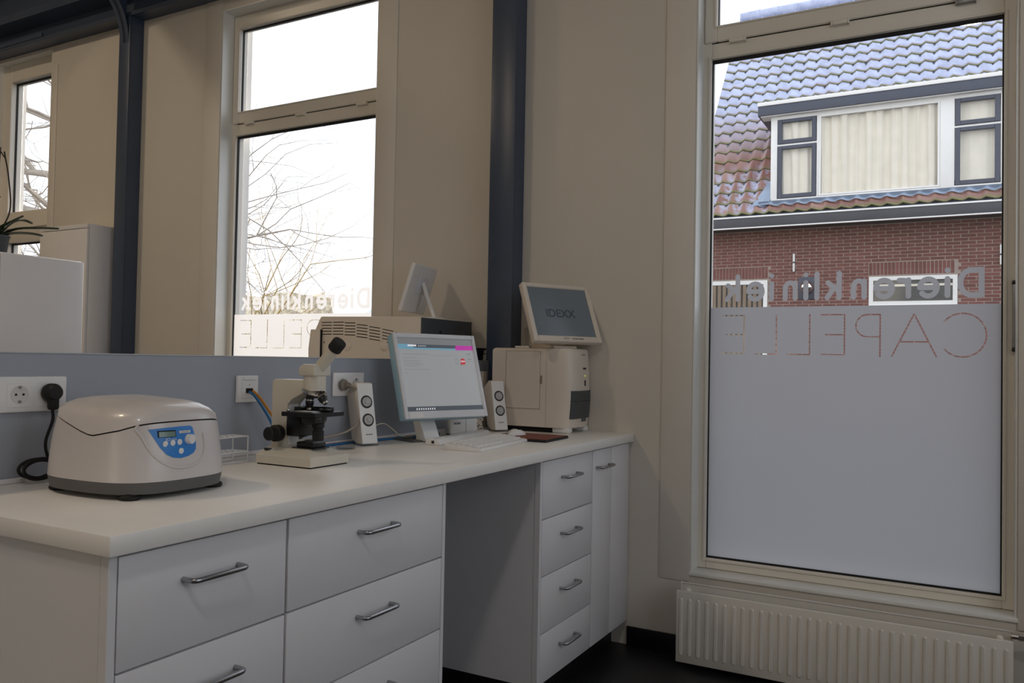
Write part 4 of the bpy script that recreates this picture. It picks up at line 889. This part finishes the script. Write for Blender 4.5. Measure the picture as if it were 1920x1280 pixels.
for x, z, v in rest + far_:
    dx_, dz_ = (.025, .108) if v else (.108, .025); yy = -.012 + rb.uniform(-.003, .003)
    if z < 3.74: b.box(x - dx_, x + dx_, yy, yy + .03, z + .15 - dz_, z + .15 + dz_)
for a0, a1, z in cut: b.box(a0, a1, -.012, .015, z + .125, z + .175)
b.obj('brick_courses', M['brick'], wallo, 0, kind='stuff')
# garage door, window, lamp, anchors
g = B(); g.ring(-3.30, -1.915, -.14, 2.79, .07, .075, .02, .075, -.03, .05); 
for v in g.bm.verts: v.co.z += .15
g = g.obj('garage_door', M['hw'], H); 
for i in range(13):
    x = -3.22 + i * .095; B().box(x, x + .062, -.028, -.012, .02, 2.86, .002).obj('board', M['tan'], g)
B().box(-3.23, -1.99, -.0118, -.0087, .02, 2.86).obj('backing', M['darkroom'], g)
wdw = B(); wdw.ring(-.175, 1.195, 2.282 + .15, 2.79 + .15, .07, .07, .075, .07, -.035, .035); wdw = wdw.obj('window', M['hw'], H)
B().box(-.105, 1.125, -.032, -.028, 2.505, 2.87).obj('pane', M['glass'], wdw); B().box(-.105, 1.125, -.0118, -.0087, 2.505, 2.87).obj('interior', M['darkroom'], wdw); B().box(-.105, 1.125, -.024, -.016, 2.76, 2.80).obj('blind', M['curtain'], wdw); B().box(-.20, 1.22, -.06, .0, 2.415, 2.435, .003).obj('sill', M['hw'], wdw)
lp = B().box(-1.36, -1.06, -.03, -.0, 2.565, 2.975, .006).obj('wall_lamp', M['hnavy'], H); B().sphere((-1.20, -.12, 2.785), .115, 24).obj('globe', M['chrome'], lp)
for ax_ in (-1.446, 1.823):
    a_ = B().box(ax_ - .018, ax_ + .018, -.045, -.012, 3.08, 3.41, .004).obj('wall_anchor', M['hw'], H); B().box(ax_ - .022, ax_ + .022, -.055, -.012, 3.235, 3.262, .003).obj('tie_bolt', M['hnavy'], a_)
# gutter
gt = B().box(HX0 - .03, HX1 + .1, -.50, -.02, 3.72 + .15, 3.90 + .15, .004).obj('gutter', M['gutter'], H)
B().box(HX0 - .03, HX1 + .1, -.512, -.46, 3.895 + .15, 3.925 + .15, .003).obj('upper_lip', M['hw'], gt); B().box(HX0 - .03, HX1 + .1, -.51, -.45, 3.70 + .15, 3.722 + .15, .003).obj('lower_lip', M['hw'], gt)
# roof: local frame x along eave, y up the slope, z out of the roof
PITCH = math.radians(53.5); RY0, RZ0 = 11.85, 3.96; SL = 6.62
roof = B().box(0, HX1 - HX0, -.02, SL, -.10, -.012).obj('roof', M['hnavy'], H, loc=HP(HX0, RY0, RZ0), rot=(PITCH, 0, 0))
yr, zr = RY0 + SL * math.cos(PITCH) - HW, RZ0 + SL * math.sin(PITCH) + .15
B().prism([(.02, 4.0), (yr, zr - .15), (7.9, 4.0)], 'yz', HX0 + .04, HX1 - .02).obj('gable', M['brick'], H); B().prism([(yr, zr), (yr, zr - .12), (8.2, 3.95), (8.3, 4.05)], 'yz', HX0, HX1).obj('rear_roof', M['hnavy'], H)
TW, TG = .2435, .300
def tile_mesh(m, name='roof_tile'):
    b = B(); nx = 10; G = []
    for j, (y, lift) in enumerate(((0, .030), (.012, .034), (.33, .004))):
        rw = []
        for i in range(nx + 1):
            u = i / nx; wv = .024 * math.cos(2 * PI * (u - .08)) + .006 * math.cos(4 * PI * (u + .05)) + (.004 if u < .15 else 0); rw.append((u * (TW + .012) - .006, y, lift + wv - (.004 if j == 0 else 0)))
        G.append(rw)
    Vt = [[b.bm.verts.new(p) for p in rw] for rw in G]; lowr = [b.bm.verts.new((p[0], p[1] + .002, p[2] - .020)) for p in G[0]]
    for a, c in zip([lowr] + Vt, Vt):
        for i in range(nx): b.bm.faces.new((a[i], a[i + 1], c[i + 1], c[i]))
    return b.mesh(name, m, 50)
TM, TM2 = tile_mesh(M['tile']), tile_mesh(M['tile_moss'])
DX0, DX1 = -2.02, 2.35
def in_dormer(xc, s):
    z = RZ0 + s * math.sin(PITCH); return DX0 + .12 < xc < DX1 and 4.16 < z < 5.85
cells = []
for r_ in range(22):
    for c_ in range(29):
        xc = HX0 + (c_ + .5) * TW
        if xc > HX1 or in_dormer(xc, (r_ + .35) * TG): continue
        cells.append((r_, c_))
rt_ = random.Random(2); keep = [q for q in cells if q[0] <= 17 and HX0 + q[1] * TW < 1.95]; keep = sorted(keep, key=lambda q: q[0])[:299]; ks = set(keep)
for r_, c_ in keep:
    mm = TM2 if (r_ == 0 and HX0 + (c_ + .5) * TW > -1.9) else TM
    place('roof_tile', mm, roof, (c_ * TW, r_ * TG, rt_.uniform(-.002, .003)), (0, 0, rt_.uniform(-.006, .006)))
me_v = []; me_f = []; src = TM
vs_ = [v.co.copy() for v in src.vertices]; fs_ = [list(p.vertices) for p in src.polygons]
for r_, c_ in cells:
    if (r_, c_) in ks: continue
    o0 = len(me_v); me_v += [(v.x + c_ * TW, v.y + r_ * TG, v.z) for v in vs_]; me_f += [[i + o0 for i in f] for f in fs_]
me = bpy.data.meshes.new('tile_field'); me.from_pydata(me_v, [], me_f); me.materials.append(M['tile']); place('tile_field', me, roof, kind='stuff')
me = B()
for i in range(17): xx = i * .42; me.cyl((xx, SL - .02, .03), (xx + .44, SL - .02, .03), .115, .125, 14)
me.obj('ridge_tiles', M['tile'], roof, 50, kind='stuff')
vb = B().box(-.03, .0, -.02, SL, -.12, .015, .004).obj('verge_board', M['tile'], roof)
# dormer
DF = 11.99
dm = B(); dm.prism([(DF - HW + .17, 4.18), (DF - HW + .17, 5.80 + .15), (13.3 - HW, 5.80 + .15), (13.3 - HW, 5.7 + .15)], 'yz', -1.82, 2.14); dm = dm.obj('dormer', M['hw'], H)
B().box(DX0 - .01, DX1, 11.83 - HW, 13.6 - HW, 5.75 + .15, 5.925 + .15, .006).obj('fascia', M['hnavy'], dm); B().box(DX0 - .02, DX1 + .01, 11.815 - HW, 13.7 - HW, 5.9255 + .15, 5.995 + .15, .004).obj('roof_edge', M['hw'], dm); B().box(DX0 + .03, DX1 - .03, 11.86 - HW, DF - HW + .17, 5.735 + .15, 5.7495 + .15).obj('soffit', M['hw'], dm)
yf = DF - HW
fb = B()
for (a, c) in ((-1.82, -1.705), (-1.025, -.985), (.925, 1.14), (1.80, 2.14)): fb.box(a, c, yf - .02, yf + .055, 4.17 + .15, 5.80 + .15, .003)
for (a, c) in ((-1.705, -1.025), (-.985, .925), (1.14, 1.80)): fb.box(a, c, yf - .02, yf + .055, 5.68 + .15, 5.80 + .15, .003); fb.box(a, c, yf - .02, yf + .055, 4.17 + .15, 4.235 + .15, .003)
for (a, c) in ((-1.705, -1.025), (1.14, 1.80)): fb.box(a, c, yf - .015, yf + .055, 5.195 + .15, 5.228 + .15, .002)
fb.obj('window_frame', M['hw'], dm)
def sash(a, c, z0, z1):
    s_ = B(); s_.ring(a + .004, c - .004, z0 + .15, z1 + .15, .075, .075, .07, .06, yf - .035, yf + .03, .004); s_ = s_.obj('casement', M['hnavy'], dm); return s_
for (a, c) in ((-1.70, -1.03), (1.145, 1.795)): sash(a, c, 5.232, 5.675); sash(a, c, 4.24, 5.19)
bf = B(); bf.ring(-.983, .923, 4.237 + .15, 5.678 + .15, .03, .03, .03, .03, yf - .028, yf + .03, .003); bf.obj('fixed_frame', M['hw'], dm)
for (a, c, z0, z1) in ((-1.63, -1.10, 5.30, 5.62), (-1.63, -1.10, 4.31, 5.13), (1.22, 1.72, 5.30, 5.62), (1.22, 1.72, 4.31, 5.13), (-.955, .895, 4.265, 5.65)): B().box(a, c, yf - .004, yf, z0 + .15, z1 + .15).obj('pane', M['glass'], dm)
def curtain(a, c, z0, z1, amp=.07):
    b = B(); n = int((c - a) * 60); R_ = []
    rc = random.Random(int((a + 5) * 100)); ph = [rc.uniform(0, 6.28) for _ in range(4)]
    for j in range(5):
        k_ = j / 4; R_.append([b.bm.verts.new((a + (c - a) * i / n + .006 * math.sin(i * .7 + j), yf + .105 - amp * (.35 + .3 * math.sin(i * .55 + ph[0] + .2 * j) + .25 * math.sin(i * .23 + ph[1]) + .1 * math.sin(i * 1.3 + ph[2])), z0 + .15 + (z1 - z0) * k_)) for i in range(n + 1)])
    for p_, q_ in zip(R_, R_[1:]):
        for i in range(n): b.bm.faces.new((p_[i], p_[i + 1], q_[i + 1], q_[i]))
    return b.obj('curtain', M['curtain'], dm, 60)
curtain(-1.64, -1.09, 4.30, 5.14); curtain(-1.64, -1.09, 5.29, 5.63); curtain(1.21, 1.73, 4.30, 5.14, .02); curtain(1.21, 1.73, 5.29, 5.63, .02); curtain(-.96, .90, 4.262, 5.655, .10)
b = B(); n = 150; R_ = []
for (s_, lift) in ((.150, .056), (.165, .058), (.195, .058), (.212, .105)):
    R_.append([b.bm.verts.new((-2.02 - HX0 + 4.3 * i / n, s_ - (.012 * math.sin(2 * PI * (4.3 * i / n) / .2435 + .7) if s_ < .17 else 0), lift + .020 * math.cos(2 * PI * ((-2.02 - HX0 + 4.3 * i / n) / TW - .06)) * (1 if s_ < .2 else 0))) for i in range(n + 1)])
for p_, q_ in zip(R_, R_[1:]):
    for i in range(n): b.bm.faces.new((p_[i], p_[i + 1], q_[i + 1], q_[i]))
g = b.obj('lead_flashing', M['lead'], roof, 60)
b = B(); b.bm.faces.new([b.bm.verts.new(p) for p in ((1.13, .16, .055), (1.455, .16, .075), (1.455, .98, .055))]); b.obj('side_flashing', M['lead'], roof, 0)

# trees
def tree(name, label, cat, loc, seed, spec, bark):
    t = thing(name, label, cat, loc); rg = random.Random(seed); tr = B(); br = B(); cnt = [0]
    def grow(p, d, L, r, lev):
        if cnt[0] > spec['max'] or r < .0022: return
        cnt[0] += 1; pts = [p]; dd = d.copy(); n = 5; kids = []
        for i in range(n):
            dd = (dd + Vector((rg.gauss(0, .10 + .05 * lev), rg.gauss(0, .10 + .05 * lev), rg.gauss(0, .08 + .04 * lev) + spec['up'])) * (1 if lev else .3)).normalized(); pts.append(pts[-1] + dd * L / n)
            if lev < spec['lev'] and i >= (1 if lev else 2):
                for _ in range(spec['kids'][min(lev, len(spec['kids']) - 1)]):
                    a = rg.uniform(0, 2 * PI); s_ = dd.cross(Vector((0, 0, 1))); s_ = s_.normalized() if s_.length > .01 else Vector((1, 0, 0)); q = s_ * math.cos(a) + s_.cross(dd) * math.sin(a)
                    kids.append((pts[-1], (dd * rg.uniform(.45, .9) + q * rg.uniform(.6, 1.0)).normalized(), L * rg.uniform(.45, .72), r * rg.uniform(.32, .55) * (1 - .08 * i)))
        (tr if lev == 0 else br).tube(pts, r, 8 if lev < 2 else 4, taper=[1 - .13 * i for i in range(n + 1)])
        for k_ in kids: grow(*k_, lev + 1)
    for (d, L, r) in spec['stems']: grow(Vector(spec.get('base', (0, 0, 0))), Vector(d).normalized(), L, r, 0)
    if spec.get('limbs'):
        for (p, d, L, r) in spec['limbs']: grow(Vector(p), Vector(d).normalized(), L, r, 1)
    tr.obj('trunk', bark, t, 60); br.obj('branches', bark, t, 60, kind='stuff')
tree('bare_tree', 'big leafless tree with heavy limbs outside the left window', 'tree', (-9.3, 4.6, -.15), 11, dict(max=2600, up=.0, lev=4, kids=[0, 2, 1, 2], stems=[((.05, 0, 1), 5.5, .28)],
     limbs=[((0, 0, 2.4), (-1, -.1, .12), 3.4, .10), ((0, 0, 3.0), (-1, .1, .30), 3.6, .12), ((0, 0, 3.3), (-1, -.2, .05), 3.4, .09), ((0, 0, 2.6), (-1, .3, .22), 3.4, .08), ((0, 0, 3.6), (-1, -.1, .2), 3.4, .08), ((0, 0, 3.0), (1, .1, .03), 2.5, .026), ((0, 0, 3.2), (1, 0, .05), 2.9, .028), ((0, 0, 3.6), (1, -.1, .0), 2.7, .024), ((0, 0, 4.0), (1, .1, .0), 2.3, .02), ((0, 0, 4.2), (-1, .2, .3), 3.2, .07)]), M['bark'])
tree('bare_shrub', 'yellowish leafless shrub beyond the middle window', 'shrub', (-12.6, 8.6, -.15), 4, dict(max=900, up=.05, lev=3, kids=[2, 2, 1], stems=[((.5, .1, 1), 3.6, .034), ((.9, 0, 1), 3.4, .032), ((.2, -.1, 1), 4.0, .034), ((.7, .2, 1), 4.0, .03), ((-.2, .1, 1), 3.8, .03), ((1.2, -.1, 1), 2.8, .026)]), M['twig'])
t = thing('hedge', 'clipped hedge, paled by painted glare, along the street, beyond the middle window', 'hedge', (-15.5, 13.2, -.15))
b = B(); b.box(-3.5, 1.9, -.5, .5, 0, 2.95); bmesh.ops.subdivide_edges(b.bm, edges=b.bm.edges[:], cuts=9, use_grid_fill=True); rg = random.Random(8)
for v in b.bm.verts:
    if v.co.z > .01: v.co += Vector((rg.gauss(0, .05), rg.gauss(0, .05), rg.gauss(0, .05)))
b.obj('foliage', M['hedge'], t, 0)
t = thing('garage', 'low pale building with a grey roof beyond the middle window', 'building', (-11.2, 14.5, -.15))
B().box(-2.4, 2.2, -.0, 4, 0, 2.2).obj('walls', M['hw'], t); B().prism([(-.3, 2.15), (1.9, 3.15), (4.3, 2.15)], 'yz', -2.6, 2.4).obj('roof', M['greyroof'], t); B().box(-1.6, .4, -.03, .0, .05, 1.95, .005).obj('door', M['grey'], t)
